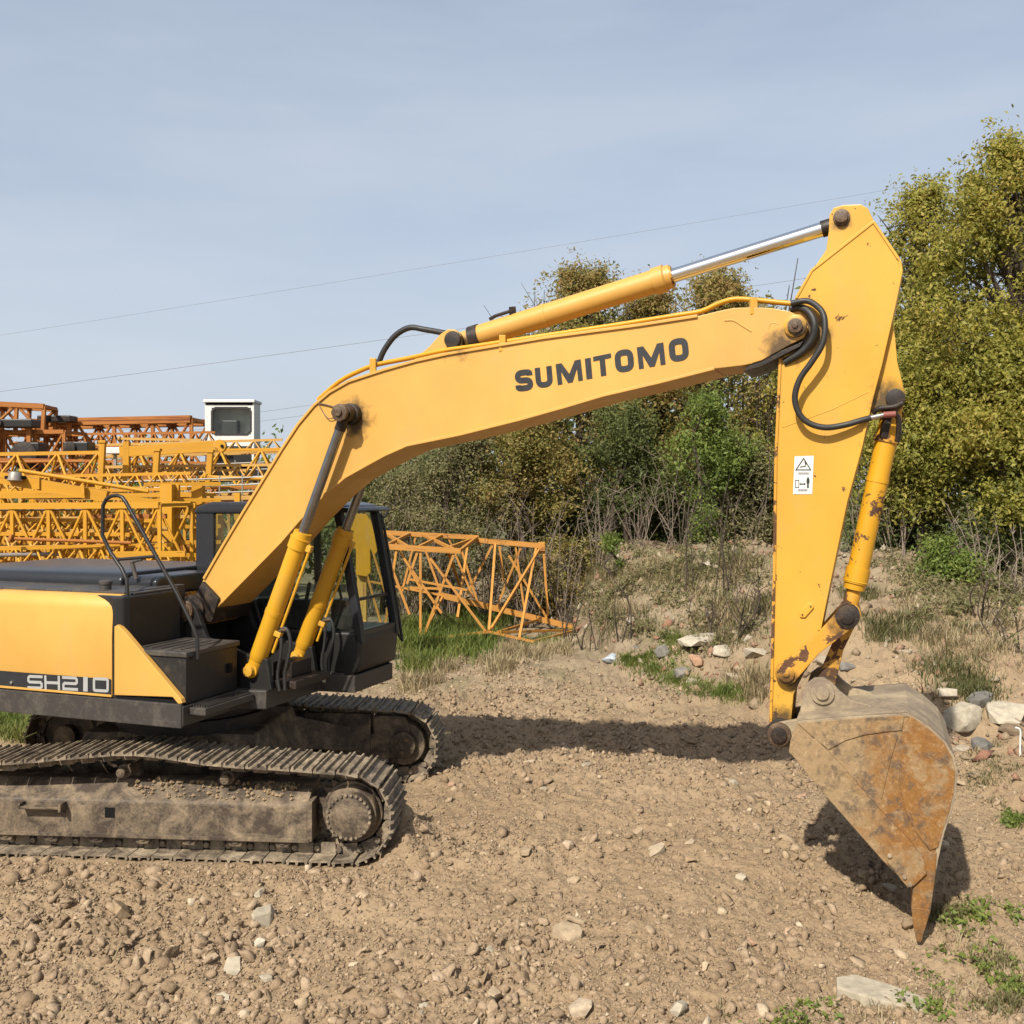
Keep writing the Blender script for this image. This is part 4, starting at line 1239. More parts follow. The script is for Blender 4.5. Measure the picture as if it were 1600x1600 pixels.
# bucket cylinder ------------------------------------------------
uR, zR = tr(1325, 962, -0.15)
c, pt, bl, Ln = cylinder((uQ, zQ), (uR, zR), 0.0, 0.080, 0.052, 0.885, 'bucket_cylinder', (M['yellow_cylworn'], M['yellow_worn'], M['yellow_worn']), 0.17)
mb = MB(); mb.tube([pt(0.02), pt(0.25)], 0.06, 14); mb.bar(pt(0.10) + Vector((-0.05, -0.05, 0)), pt(0.30) + Vector((-0.05, -0.05, 0)), 0.05, 0.08); mb.build('cylinder_base', M['grease'], c, 0.006)
mb = MB(); mb.tube([pt(0.28), pt(0.33)], 0.092, 20); mb.build('base_band', M['yellow_worn'], c, 0, smooth=40)
mb = MB(); q = pt(0.1) + (U(0.075, 0, 0) - U(0, 0, 0)); mb.tube([q, pt(0.30) + (U(0.075, 0, 0) - U(0, 0, 0))], 0.012, 8); mb.build('cylinder_pipe', M['yellow_worn'], c, 0, smooth=40)

# links ----------------------------------------------------------
uL, zL = tr(1229, 1052, -0.24)
def link_plate(a, b, ra, rb, v0, v1, name, mat, parent=EX):
    A, B = Vector(a), Vector(b); d = (B - A).normalized(); ang = math.atan2(d.y, d.x)
    pts = [(A.x + ra * math.cos(ang + math.pi / 2 + math.pi * k / 10), A.y + ra * math.sin(ang + math.pi / 2 + math.pi * k / 10)) for k in range(11)]
    mid = A + (B - A) * 0.45; nn = Vector((-d.y, d.x)); w = min(ra, rb) * 0.62
    pts.append(tuple(mid - nn * w))
    pts += [(B.x + rb * math.cos(ang - math.pi / 2 + math.pi * k / 10), B.y + rb * math.sin(ang - math.pi / 2 + math.pi * k / 10)) for k in range(11)]
    pts.append(tuple(mid + nn * w))
    return prism(pts, v0, v1).build(name, mat, parent, 0.008)
for s in (-1, 1):
    v0, v1 = (-0.26, -0.205) if s < 0 else (0.205, 0.26)
    lk = link_plate((uL, zL), (uR, zR), 0.085, 0.085, v0, v1, 'side_link', M['yellow_worn'])
    if s < 0:
        mb = MB(); disc(uL, zL, 0.062, -0.285, -0.255, 22, mb); disc(uL, zL, 0.025, -0.297, -0.28, 14, mb); mb.build('link_boss', M['yellow_worn'], lk, 0.008, smooth=40)
mb = MB(); disc(uR, zR, 0.05, -0.29, 0.29, 18, mb); disc(uR, zR, 0.085, -0.275, -0.25, 22, mb); disc(uR, zR, 0.085, -0.15, 0.15, 18, mb); mb.build('link_pin', M['grease'], EX, 0.006, smooth=40)
uE, zE = tr(1286, 1080, -0.21)
link_plate((uR, zR), (uE, zE), 0.08, 0.075, -0.10, 0.10, 'bucket_link', M['yellow_worn'])

# ---------------------------------------------------------------- bucket
W = 0.60
def zb_(x, y): return (1160 + x * 0.2876, 1040 + y * 0.2876)
side_px = [(252, 470), (262, 400), (300, 300), (560, 277), (900, 257), (1010, 325), (1105, 412), (1150, 490), (1170, 570), (1162, 680), (1138, 790), (1100, 900), (1075, 1000), (1050, 1120), (1040, 1180), (905, 1195), (880, 1180), (760, 1045), (470, 715)]
so = [tr(*zb_(*p), -W) for p in side_px]
bk = prism(so, -W, -W + 0.028).build('bucket', M['bucket'], EX, 0.004)
prism(so, W - 0.028, W).build('side_plate', M['bucket'], bk, 0.004)
# wrapper plate round the back
back = so[2:15]
flange(back, -W - 0.006, W + 0.006, 0.026).build('back_plate', M['bucket_dust'], bk, 0.004)
# rust-coloured wear plate on the near side
wp = [tr(*zb_(*p), -W) for p in ((868, 352), (915, 272), (1010, 340), (1095, 420), (1140, 500), (1156, 575), (1148, 680), (1126, 785), (1090, 890), (1064, 985), (1020, 1000), (940, 900), (890, 800), (850, 640))]
prism(wp, -W - 0.012, -W + 0.005).build('wear_plate', M['bucket_rust'], bk, 0.004)
# upper strip with curved weld seam
up = [tr(*zb_(*p), -W) for p in ((300, 312), (560, 290), (880, 268), (866, 350), (780, 358), (660, 375), (560, 405), (470, 455), (390, 392))]
prism(up, -W - 0.010, -W + 0.005).build('upper_strip', M['bucket'], bk, 0.003)
# side cutter strip along the opening
sc_ = [tr(*zb_(*p), -W) for p in ((262, 470), (300, 400), (400, 395), (560, 560), (740, 770), (900, 935), (985, 1040), (960, 1170), (900, 1192), (760, 1050), (470, 720))]
prism(sc_, -W - 0.030, -W + 0.005).build('side_cutter', M['bucket'], bk, 0.005)
sc2 = [tr(*zb_(*p), -W) for p in ((800, 955), (880, 950), (985, 1045), (1000, 1120), (930, 1185), (900, 1196), (868, 1160), (790, 1060))]
prism(sc2, -W - 0.046, -W - 0.02).build('cutter_plate', M['bucket'], bk, 0.006)
for x, y in ((800, 1020), (880, 1135), (910, 1175)):
    uu, zz = tr(*zb_(x, y), -W); mb = MB(); disc(uu, zz, 0.016, -W - 0.062, -W - 0.04, 6, mb); mb.build('bolt', M['bucket_dust'], bk, 0.003)
mb = MB(); mb.tube(smooth_path([trp(*zb_(*p), -W - 0.002) for p in ((840, 380), (820, 450), (790, 560), (760, 690), (755, 720))], 4), 0.006, 6).build('weld_bead', M['bucket'], bk, 0, smooth=50)
# lip with adapters and teeth
lip_a, lip_b = Vector(tr(*zb_(905, 1190), -W)), Vector(tr(*zb_(1040, 1180), -W))
lip_c = Vector(tr(*zb_(1060, 1030), -W))
lipq = [tr(*zb_(*p), -W) for p in ((935, 1080), (1055, 1060), (1040, 1190), (1000, 1240), (935, 1195))]
prism(lipq, -W + 0.03, W - 0.03).build('lip', M['bucket'], bk, 0.006)
ad = [tr(*zb_(*p), -W) for p in ((945, 1020), (1056, 1010), (1048, 1150), (1022, 1325), (918, 1310), (925, 1180))]
to = [tr(*zb_(*p), -W) for p in ((916, 1305), (1024, 1318), (1000, 1400), (972, 1505), (948, 1500), (928, 1410))]
for k in range(5):
    v0 = -W - 0.02 + k * (2 * W - 0.07) / 4
    a_ = prism(ad, v0, v0 + 0.11).build('tooth_adapter', M['bucket'], bk, 0.012)
    mb = MB(); n = len(to)
    r0 = [U(to[i][0], v0 - 0.012, to[i][1]) for i in (0, 1)]; r1 = [U(to[i][0], v0 + 0.122, to[i][1]) for i in (1, 0)]
    m0 = [U(to[5][0], v0 + 0.0, to[5][1]), U(to[2][0], v0 + 0.0, to[2][1]), U(to[2][0], v0 + 0.11, to[2][1]), U(to[5][0], v0 + 0.11, to[5][1])]
    e0 = [U(to[4][0], v0 + 0.02, to[4][1]), U(to[3][0], v0 + 0.02, to[3][1]), U(to[3][0], v0 + 0.09, to[3][1]), U(to[4][0], v0 + 0.09, to[4][1])]
    mb.loft([r0 + r1, m0, e0]).build('tooth', M['bucket'], a_, 0.006)
# ears with pins
ear = [tr(*zb_(*p), -0.26) for p in ((300, 320), (318, 220), (330, 150), (350, 95), (390, 66), (440, 64), (490, 95), (530, 140), (590, 185), (700, 215), (720, 262))]
for v0, v1 in ((-0.275, -0.225), (0.225, 0.275)):
    prism(ear, v0, v1).build('ear', M['bucket_dust'], bk, 0.008)
uG, zG = tr(1218, 1146, -0.275)
ear2 = [tr(*zb_(*p), -0.26) for p in ((300, 430), (240, 445), (170, 440), (150, 400), (150, 350), (190, 310), (300, 290), (420, 300), (420, 400))]
for v0, v1 in ((-0.275, -0.225), (0.225, 0.275)):
    prism(ear2, v0, v1).build('hinge_ear', M['bucket_dust'], bk, 0.008)
mb = MB(); disc(uE, zE, 0.088, -0.295, -0.27, 20, mb); disc(uE, zE, 0.05, -0.315, 0.3, 16, mb); mb.build('ear_pin', M['bucket_dust'], bk, 0.006, smooth=40)
mb = MB(); disc(uG, zG, 0.088, -0.33, -0.27, 26, mb); disc(uG, zG, 0.088, 0.27, 0.33, 26, mb); mb.build('hinge_boss', M['pin'], bk, 0.010, smooth=40)
mb = MB(); disc(uG, zG, 0.060, -0.352, 0.352, 20, mb); mb.build('hinge_pin', M['grease'], bk, 0.006, smooth=40)
mb = MB(); disc(uG, zG, 0.10, -0.22, 0.22, 24, mb); mb.build('arm_end_boss', M['grease'], arm, 0.008, smooth=40)
# torsion plate between the ears and back
mb = MB(); q = [tr(*zb_(*p), -W) for p in ((290, 300), (560, 276), (560, 300), (300, 340))]
prism(q, -W + 0.03, W - 0.03, mb).build('cross_plate', M['bucket_dust'], bk, 0.004)

O3 = Vector((XO, YO, 0))
def spot(u, v, z, r): return (tuple(U(u, v, z) - O3), r)
add_stains(M['yellow'], [spot(bB[0] + 0.03, VB, bB[1] - 0.03, 0.20), spot(uT - 0.10, VB, zT - 0.16, 0.16), spot(uF + 0.12, VB, zf, 0.22), spot(uA + 0.08, -0.15, zA - 0.09, 0.16)])
add_stains(M['yellow_chip'], [spot(uT + 0.06, VA, zT - 0.07, 0.20), spot(uT + 0.02, VB, zT - 0.10, 0.12), spot(uQ - 0.05, -0.13, zQ - 0.02, 0.17), spot(uP, -0.165, zP - 0.02, 0.09), spot(uG, VA, zG + 0.06, 0.16), spot(uL + 0.1, VA, zL - 0.02, 0.17)])
add_stains(M['yellow_worn'], [spot(uR, -0.25, zR, 0.17), spot(uL, -0.26, zL - 0.05, 0.11), spot(uE, 0, zE + 0.1, 0.2)], (0.045, 0.026, 0.014))
mb = MB(); uu, zz = tr(20, 1066, VN); disc(uu, zz, 0.014, VN - 0.022, VN - 0.004, 12, mb); mb.build('door_lock', M['steel'], door, 0.002)

# ================================================================ VEGETATION
M['bark'] = plain_mat('bark', (0.060, 0.045, 0.034), 0.9, 0, 0.2, 0.4)
M['twig'] = plain_mat('bare_twig', (0.19, 0.15, 0.115), 0.9, 0, 0.2, 0.4)
M['leaf_olive'] = leaf_mat('leaf_olive', [(0.130, 0.145, 0.032), (0.250, 0.248, 0.048), (0.375, 0.335, 0.066), (0.45, 0.335, 0.082)], 0.5)
M['leaf_rusty'] = leaf_mat('leaf_rusty', [(0.120, 0.131, 0.039), (0.232, 0.215, 0.058), (0.329, 0.254, 0.078), (0.337, 0.192, 0.083)], 0.5)
M['leaf_fresh'] = leaf_mat('leaf_fresh', [(0.095, 0.141, 0.031), (0.170, 0.228, 0.048), (0.290, 0.316, 0.076)], 0.5)
M['leaf_drab'] = leaf_mat('leaf_drab', [(0.109, 0.117, 0.051), (0.190, 0.184, 0.077), (0.255, 0.227, 0.105), (0.292, 0.227, 0.131)], 0.5)
M['leaf_dark'] = leaf_mat('leaf_dark', [(0.064, 0.086, 0.030), (0.135, 0.160, 0.049), (0.199, 0.209, 0.068)], 0.5)
M['grass'] = leaf_mat('grass_green', [(0.075, 0.115, 0.018), (0.125, 0.165, 0.030), (0.24, 0.22, 0.07)], 0.35)
M['straw'] = leaf_mat('dry_grass', [(0.20, 0.150, 0.080), (0.30, 0.235, 0.130), (0.40, 0.32, 0.185)], 0.25)
M['weed'] = leaf_mat('weed_mix', [(0.070, 0.090, 0.020), (0.14, 0.125, 0.05), (0.23, 0.18, 0.095)], 0.3)

def leaf_cloud(cent, rad, per, size, seed, up=0.35, aspect=0.48):
    """cent (n,3), rad (n,3): leaf rhombi spread through ellipsoid clumps, denser towards the shell."""
    r = np.random.default_rng(seed)
    n = len(cent); k = np.repeat(np.arange(n), per); m = len(k)
    d = r.normal(size=(m, 3)); d /= np.linalg.norm(d, axis=1, keepdims=True)
    rr = r.random(m) ** 0.6 * (1 + 0.30 * r.normal(size=m))
    rr = np.where(r.random(m) < 0.22, r.uniform(0.9, 1.9, m), rr)      # stray sprays between the clumps
    p = cent[k] + d * rad[k] * rr[:, None]
    # sprays: several leaves share a twig tip
    spr = 5
    grp = (np.arange(m) // spr) * spr
    p = p[grp] + r.normal(size=(m, 3)) * size * 0.75
    nrm = d[grp] * 0.7 + r.normal(size=(m, 3)) * 0.75 + np.array([-0.15, -0.2, up])
    nrm /= np.linalg.norm(nrm, axis=1, keepdims=True)
    t = np.cross(nrm, r.normal(size=(m, 3))); t /= np.linalg.norm(t, axis=1, keepdims=True)
    b = np.cross(nrm, t)
    L = size * r.uniform(0.4, 1.45, m)[:, None]
    w = L * aspect
    v = np.stack([p - t * L * 0.5, p + b * w * 0.5 + nrm * L * 0.08, p + t * L * 0.55 - nrm * L * 0.1, p - b * w * 0.5 + nrm * L * 0.08], 1).reshape(-1, 3)
    f = np.arange(m * 4).reshape(-1, 4)
    return v, f

def limbs(mb, base, targets, r0, seed, bend=0.25):
    rd = random.Random(seed)
    base = Vector(base)
    for t in targets:
        t = Vector(t); L = (t - base).length
        mid = base.lerp(t, 0.45) + Vector((rd.uniform(-1, 1), rd.uniform(-1, 1), rd.uniform(0.0, 1))) * L * bend * 0.4
        pts = smooth_path([base, mid, t], 4)
        n = len(pts)
        mb.tube(pts, [r0 * (1 - 0.88 * i / (n - 1)) for i in range(n)], 5, False)
        for k in range(2):
            a = pts[rd.randint(n // 2, n - 2)]
            e = a + Vector((rd.gauss(0, 1), rd.gauss(0, 1), rd.gauss(0.5, 0.7))) * L * 0.22
            mb.tube([a, a.lerp(e, 0.5) + Vector((rd.gauss(0, .05), rd.gauss(0, .05), .05)), e], [r0 * 0.28, r0 * 0.2, r0 * 0.07], 4, False)

def make_tree(name, label, px, D, top_y, half_w, crown_low, leaf, seed, group=None, clumps=36, per=520, size=0.15, crad=0.62, stems=1, squash=1.0, depth=0.9, lean=0.0, taper=0.55):
    rd = np.random.default_rng(seed)
    x0 = (px - 800) / FPX * D
    zb = gz(x0, D)
    zt = CAM_Z - (top_y - HOR) / FPX * D
    R = half_w / FPX * D
    z0 = zb + crown_low
    H = zt - z0
    t = thing(name, label, 'tree' if 'tree' in name else 'shrub', (x0, D, zb - 0.05), group)
    cent = []; rad = []
    for k in range(clumps):
        s = rd.random() ** 0.85
        env = (math.sin(math.pi * min(1, (s * 0.88 + 0.12))) ** taper) * (1 - 0.28 * s)
        a = rd.uniform(0, 2 * math.pi); q = math.sqrt(rd.uniform(0.08, 1))
        rr = crad * rd.uniform(0.6, 1.25)
        cx = x0 + lean * s + (R * env - rr * 0.4) * q * math.cos(a)
        cy = D + (R * env - rr * 0.4) * depth * q * math.sin(a)
        cz = z0 + s * (H - rr * 0.5)
        cent.append((cx, cy, cz)); rad.append((rr, rr, rr * 0.78 * squash))
    # a few at the very top so the outline meets the height
    for k in range(3):
        rr = crad * rd.uniform(0.45, 0.7)
        cent.append((x0 + lean + rd.normal() * R * 0.22, D + rd.normal() * 0.4, zt - rr * rd.uniform(0.8, 1.6))); rad.append((rr * 0.8, rr * 0.8, rr))
    cent = np.array(cent); rad = np.array(rad)
    v, f = leaf_cloud(cent, rad, int(per * 1.7), size * 0.60, seed + 100)
    np_mesh('crown', v, f, leaf, t)
    mb = MB()
    rt = 0.05 + 0.018 * (zt - zb)
    for s in range(stems):
        bx = x0 + (rd.uniform(-0.5, 0.5) * R * 0.6 if stems > 1 else 0)
        by = D + (rd.uniform(-0.3, 0.3) if stems > 1 else 0)
        fork = Vector((bx + rd.uniform(-.3, .3), by, z0 + 0.30 * H))
        top = Vector((x0 + lean * 0.8 + rd.uniform(-.3, .3) * R, D, z0 + 0.85 * H))
        r1 = rt / (1 if stems == 1 else 1.5)
        trunk = smooth_path([(bx, by, zb - 0.2), ((bx + fork.x) / 2 + rd.uniform(-.1, .1), by, (zb + fork.z) / 2), fork, fork.lerp(top, 0.5) + Vector((rd.uniform(-.25, .25), 0, 0)), top], 4)
        n = len(trunk)
        mb.tube(trunk, [r1 * (1 - 0.85 * i / (n - 1)) for i in range(n)], 8)
        pick = rd.choice(len(cent), size=max(4, (len(cent) * (3 if stems == 1 else 2)) // (4 * stems)), replace=False)
        for j in pick:
            i = min(n - 2, max(2, int((cent[j][2] - zb) / (top.z - zb) * n * 0.72)))
            limbs(mb, trunk[i], [cent[j]], r1 * 0.42, seed + int(j))
    mb.build('trunk', M['bark'], t, 0, smooth=50)
    return t

def bare_shrub(name, label, px, py_base, D, height, n, spread, seed, group, mat='twig', rad=0.011):
    rd = random.Random(seed)
    x0 = (px - 800) / FPX * D
    zb = gz(x0, D)
    t = thing(name, label, 'shrub', (x0, D, zb), group)
    mb = MB()
    for k in range(n):
        a = rd.uniform(0, 2 * math.pi); q = spread * rd.uniform(0.15, 1)
        b = Vector((x0 + rd.gauss(0, 0.12), D + rd.gauss(0, 0.12), zb - 0.05))
        h = height * rd.uniform(0.5, 1.1)
        e = b + Vector((q * math.cos(a), q * math.sin(a), h))
        m = b.lerp(e, 0.5) + Vector((rd.gauss(0, .12), rd.gauss(0, .12), h * 0.08))
        P = smooth_path([b, m, e], 4); nn = len(P)
        r = rad * rd.uniform(0.7, 1.4)
        mb.tube(P, [r * (1 - 0.75 * i / (nn - 1)) for i in range(nn)], 4, False)
        for j in range(rd.randint(2, 5)):
            s = P[rd.randint(2, nn - 2)]
            L = h * rd.uniform(0.12, 0.38)
            g = s + Vector((rd.gauss(0, .55), rd.gauss(0, .55), rd.uniform(0.2, 0.9))) * L
            mb.tube([s, s.lerp(g, .5) + Vector((rd.gauss(0, .03), rd.gauss(0, .03), 0.02)), g], [r * 0.5, r * 0.38, r * 0.15], 3, False)
    mb.build('branches', M[mat], t)
    return t

make_tree('olive_tree', 'tall yellow-green tree at the right edge, the highest of all', 1575, 19.5, 215, 205, 1.6, M['leaf_olive'], 1, 'trees behind the rubble bank', 112, 290, 0.14, 0.52, taper=0.5)
make_tree('olive_tree', 'yellow-green tree just right of the excavator arm top', 1438, 22.0, 285, 150, 2.0, M['leaf_olive'], 2, 'trees behind the rubble bank', 74, 290, 0.14, 0.52)
make_tree('olive_tree', 'dense olive tree between the arm and the tall right-hand tree, lower crown', 1440, 20.0, 560, 120, 1.0, M['leaf_olive'], 3, 'trees behind the rubble bank', 50, 380, 0.14, 0.48)
make_tree('olive_tree', 'bushy olive tree low at the right edge, below the tallest tree', 1580, 18.6, 520, 120, 1.2, M['leaf_olive'], 4, 'trees behind the rubble bank', 50, 400, 0.14, 0.48)
make_tree('olive_tree', 'dark green tree standing directly behind the excavator arm', 1270, 25.0, 520, 125, 1.2, M['leaf_olive'], 5, 'trees behind the rubble bank', 34, 520, 0.15, 0.7)
make_tree('rusty_tree', 'rust-tinged round tree behind the arm cylinder rod', 1120, 26.0, 425, 125, 2.0, M['leaf_rusty'], 6, 'trees behind the rubble bank', 44, 440, 0.15, 0.62, taper=0.35)
make_tree('rusty_tree', 'rust-tinged tree with the highest crown behind the boom lettering', 915, 27.0, 420, 120, 2.0, M['leaf_rusty'], 7, 'trees behind the rubble bank', 44, 440, 0.15, 0.62, taper=0.35)
make_tree('rusty_tree', 'drab tree between the two rust-tinged crowns behind the boom', 1020, 28.0, 452, 125, 1.8, M['leaf_rusty'], 8, 'trees behind the rubble bank', 44, 430, 0.15, 0.68, taper=0.35)
make_tree('olive_tree', 'lower olive tree behind the arm cylinder barrel', 810, 26.0, 510, 110, 1.0, M['leaf_rusty'], 9, 'trees behind the rubble bank', 30, 520, 0.15, 0.7)
make_tree('fresh_tree', 'bright fresh-green tree under the right half of the boom', 1110, 23.5, 610, 80, 1.2, M['leaf_fresh'], 10, 'trees behind the rubble bank', 30, 180, 0.14, 0.42, stems=2)
make_tree('drab_tree', 'drab olive thicket tree under the middle of the boom', 830, 24.5, 640, 115, 0.4, M['leaf_rusty'], 12, 'thicket below the boom', 30, 480, 0.13, 0.6, stems=3)
make_tree('drab_tree', 'brownish thicket tree under the bend of the boom', 715, 24.5, 655, 105, 0.2, M['leaf_drab'], 13, 'thicket below the boom', 30, 420, 0.12, 0.6, stems=3)
make_tree('drab_tree', 'lowest thicket tree beside the cab roof', 625, 25.5, 725, 90, 0.1, M['leaf_drab'], 14, 'thicket below the boom', 26, 420, 0.12, 0.6, stems=3)
make_tree('drab_tree', 'dark open thicket tree behind the bank crest', 975, 25.0, 630, 105, 0.3, M['leaf_dark'], 15, 'thicket below the boom', 24, 360, 0.13, 0.55, stems=4)
make_tree('drab_tree', 'olive thicket tree beside the arm, above the bank crest', 1165, 24.0, 690, 90, 0.3, M['leaf_drab'], 16, 'thicket below the boom', 24, 420, 0.12, 0.55, stems=3)
make_tree('dark_shrub', 'dark leafy shrub standing right of the bucket cylinder', 1430, 20.5, 735, 85, 0.1, M['leaf_dark'], 17, None, 22, 420, 0.12, 0.5, stems=3)
make_tree('dark_shrub', 'dark leafy shrub under the tall right-hand tree', 1560, 19.0, 770, 80, 0.1, M['leaf_dark'], 18, None, 20, 420, 0.12, 0.5, stems=3)
make_tree('fresh_shrub', 'small bright green shrub at the foot of the right-hand trees', 1480, 17.2, 838, 48, 0.05, M['leaf_fresh'], 19, None, 22, 110, 0.11, 0.26, stems=3)
make_tree('fresh_shrub', 'small green bush on the bank crest left of the arm', 1105, 23.0, 790, 40, 0.05, M['leaf_fresh'], 20, None, 14, 70, 0.11, 0.24, stems=2)
make_tree('fresh_shrub', 'little yellow-green bush on the bank beside the thin saplings', 955, 22.5, 835, 26, 0.05, M['leaf_fresh'], 27, None, 9, 60, 0.10, 0.20, stems=2)

for px, D, top, lab in ((905, 27.0, 760, 'dark undergrowth shrub behind the left end of the bank crest'), (985, 26.5, 745, 'dark undergrowth shrub behind the middle of the bank crest'), (1060, 26.6, 755, 'dark undergrowth shrub behind the crest, left of the bright tree'), (1140, 26.2, 745, 'dark undergrowth shrub behind the crest, right of the bright tree'), (1210, 25.6, 740, 'dark undergrowth shrub hidden behind the arm'), (1370, 22.5, 760, 'dark undergrowth shrub just right of the bucket cylinder')):
    make_tree('dark_shrub', lab, px, D, top, 62, 0.05, M['leaf_dark'], 2000 + px, None, 16, 300, 0.15, 0.55, stems=3)
# bare brush in front of the trees
k = 0
for px, D, h, n, sp in ((575, 25.0, 2.6, 16, 1.2), (640, 24.2, 2.7, 20, 1.2), (700, 24.0, 3.0, 20, 1.3), (760, 23.6, 3.0, 20, 1.3), (820, 23.4, 2.9, 20, 1.3), (880, 23.5, 2.6, 20, 1.2), (935, 23.8, 2.2, 16, 1.1), (1000, 24.0, 2.2, 14, 1.1), (1060, 23.8, 2.4, 12, 1.1), (1130, 23.5, 2.2, 12, 1.1), (1180, 23.2, 2.3, 12, 1.0), (1350, 20.8, 2.0, 12, 0.9), (1405, 19.8, 1.8, 12, 0.9), (1530, 17.6, 1.3, 16, 0.8), (1590, 16.6, 1.5, 16, 0.8)):
    k += 1
    bare_shrub('bare_shrub', 'leafless brown shrub of many thin stems in the brush below the trees', px, 0, D, h, n, sp, 300 + k, 'bare shrubs below the trees')
for px, D, h, n, sp in ((880, 20.5, 1.7, 5, 0.5), (915, 19.5, 1.3, 4, 0.45), (975, 18.8, 1.2, 3, 0.5), (1078, 19.5, 2.4, 4, 0.7), (1140, 18.6, 2.2, 4, 0.4), (1165, 16.6, 1.1, 8, 0.4), (1110, 17.6, 0.8, 7, 0.4), (1530, 14.5, 1.0, 4, 0.5), (1575, 13.5, 0.9, 5, 0.4)):
    k += 1
    bare_shrub('sapling', 'thin leafless sapling growing on the rubble bank', px, 0, D, h, n, sp, 300 + k, 'saplings on the rubble bank', 'bark', 0.014)
# tall bare sprays standing above the trees
for px, D, zt, lab in ((1195, 25.2, 405, 'tall bare sprays rising between boom tip and arm'), (812, 26.6, 462, 'thin bare sprays rising above the cylinder barrel')):
    k += 1
    x0 = (px - 800) / FPX * D
    bare_shrub('bare_tree', lab, px, 0, D, (CAM_Z - (zt - HOR) / FPX * D - gz(x0, D)) * 0.95, 14, 1.1, 300 + k, 'bare trees', 'bark', 0.030)
for o in [o for o in bpy.data.objects if o.name.startswith('bare_tree')]: o['category'] = 'tree'

# wood farther back, one mass
r = np.random.default_rng(77)
cx = r.uniform(-6, 24, 170); cy = r.uniform(31, 38, 170)
tops = np.interp(cx, [-6, -3, 2, 8, 24], [2.6, 4.2, 8.0, 8.6, 9.5])
cz = r.uniform(0.3, 1, 170) * tops
v, f = leaf_cloud(np.stack([cx, cy, cz], -1), np.full((170, 3), 1.3), 250, 0.28, 78)
o = np_mesh('wood_behind', v, f, M['leaf_dark']); o['kind'] = 'stuff'; tag(o, 'dark mass of wood behind the row of trees', 'trees')
cx = r.uniform(-52, -9, 150); cy = r.uniform(60, 70, 150); cz = r.uniform(0.15, 1, 150) * (4.6 + 0.7 * np.sin(cx * 0.7))
v, f = leaf_cloud(np.stack([cx, cy, cz], -1), np.full((150, 3), 1.6), 200, 0.30, 79)
o = np_mesh('hedgerow', v, f, M['leaf_fresh']); o['kind'] = 'stuff'; tag(o, 'distant green hedgerow seen between the stacked crane parts', 'trees')

# ---------------------------------------------------------------- grass, weeds, straw
def ground_hits(px, py):
    d = np.full(len(px), np.nan)
    kx = (px - 800) / FPX; kz = (py - HOR) / FPX
    for s in np.arange(5.0, 45, 0.06):
        todo = np.isnan(d)
        if not todo.any(): break
        i = np.where(todo)[0]
        hit = CAM_Z - kz[i] * s <= ground_z(kx[i] * s, np.full(len(i), s))
        d[i[hit]] = s
    ok = ~np.isnan(d)
    X = kx[ok] * d[ok]; Y = d[ok]
    return X, Y
def blades(name, label, cat, regions, mat, seed, rep=4, thr=-0.12):
    r = np.random.default_rng(seed)
    XS, YS, HS = [], [], []
    for poly, cnt, h, jit in regions:
        # poly: list of (px, py, spread) blobs
        c = np.array(poly, float)
        i = r.integers(0, len(c), cnt // rep)
        px = c[i, 0] + r.normal(size=len(i)) * c[i, 2]; py = c[i, 1] + r.normal(size=len(i)) * c[i, 2] * 0.38
        good = py > 800
        X, Y = ground_hits(px[good], py[good])
        keep = fbm(X * 1.3, Y * 1.3, 2, seed) > thr
        X, Y = X[keep], Y[keep]
        hs = np.repeat(r.uniform(0.5, 1.2, len(X)), rep)
        X = np.repeat(X, rep); X = X + r.normal(size=len(X)) * jit; Y = np.repeat(Y, rep); Y = Y + r.normal(size=len(Y)) * jit
        XS.append(X); YS.append(Y); HS.append(h * hs * r.uniform(0.35, 1.25, len(X)))
    X = np.concatenate(XS); Y = np.concatenate(YS); Hh = np.concatenate(HS); n = len(X)
    Z = ground_z(X, Y) - 0.01
    a = r.uniform(0, 2 * np.pi, n); ln = r.uniform(0.15, 0.75, n) * Hh
    dx, dy = np.cos(a) * ln, np.sin(a) * ln
    w = (0.0035 + 0.012 * Hh) * r.uniform(0.6, 1.3, n)
    sx, sy = -np.sin(a + r.normal(size=n) * .6) * w, np.cos(a) * w
    P = lambda t, k: np.stack([X + dx * t * t + sx * k, Y + dy * t * t + sy * k, Z + Hh * (t - 0.18 * t * t)], -1)
    v = np.stack([P(0, 1), P(0, -1), P(0.5, -0.8), P(0.5, 0.8), P(1, -0.12), P(1, 0.12)], 1).reshape(-1, 3)
    b = np.arange(n)[:, None] * 6
    f = np.concatenate([b + np.array([[0, 1, 2, 3]]), b + np.array([[3, 2, 4, 5]])], 1).reshape(-1, 4)
    o = np_mesh(name, v, f, mat); o['kind'] = 'stuff'; tag(o, label, cat)
    return o
blades('grass', 'green grass by the lattice section, at the foot of the bank and along the flat', 'grass',
       [([(655, 1010, 18), (690, 990, 24), (730, 985, 24), (700, 1020, 24), (740, 1010, 22), (670, 965, 16), (770, 975, 14), (655, 1045, 12), (640, 985, 14), (720, 960, 18)], 17000, 0.34, 0.05),
        ([(1000, 1035, 12), (1025, 1050, 16), (1055, 1065, 14), (1090, 1078, 15), (1130, 1085, 15), (1160, 1090, 10), (1040, 1020, 12), (985, 1035, 10), (1050, 1000, 10)], 6500, 0.14, 0.04),
        ([(20, 1150, 18), (60, 1135, 16), (10, 1128, 14), (75, 1150, 10)], 2600, 0.22, 0.05),
        ([(1585, 1285, 8), (1592, 1292, 6)], 500, 0.08, 0.03),
        ([(900, 985, 10), (860, 1000, 12), (820, 1005, 12)], 1200, 0.16, 0.05)], M['grass'], 401, 7, -0.5)
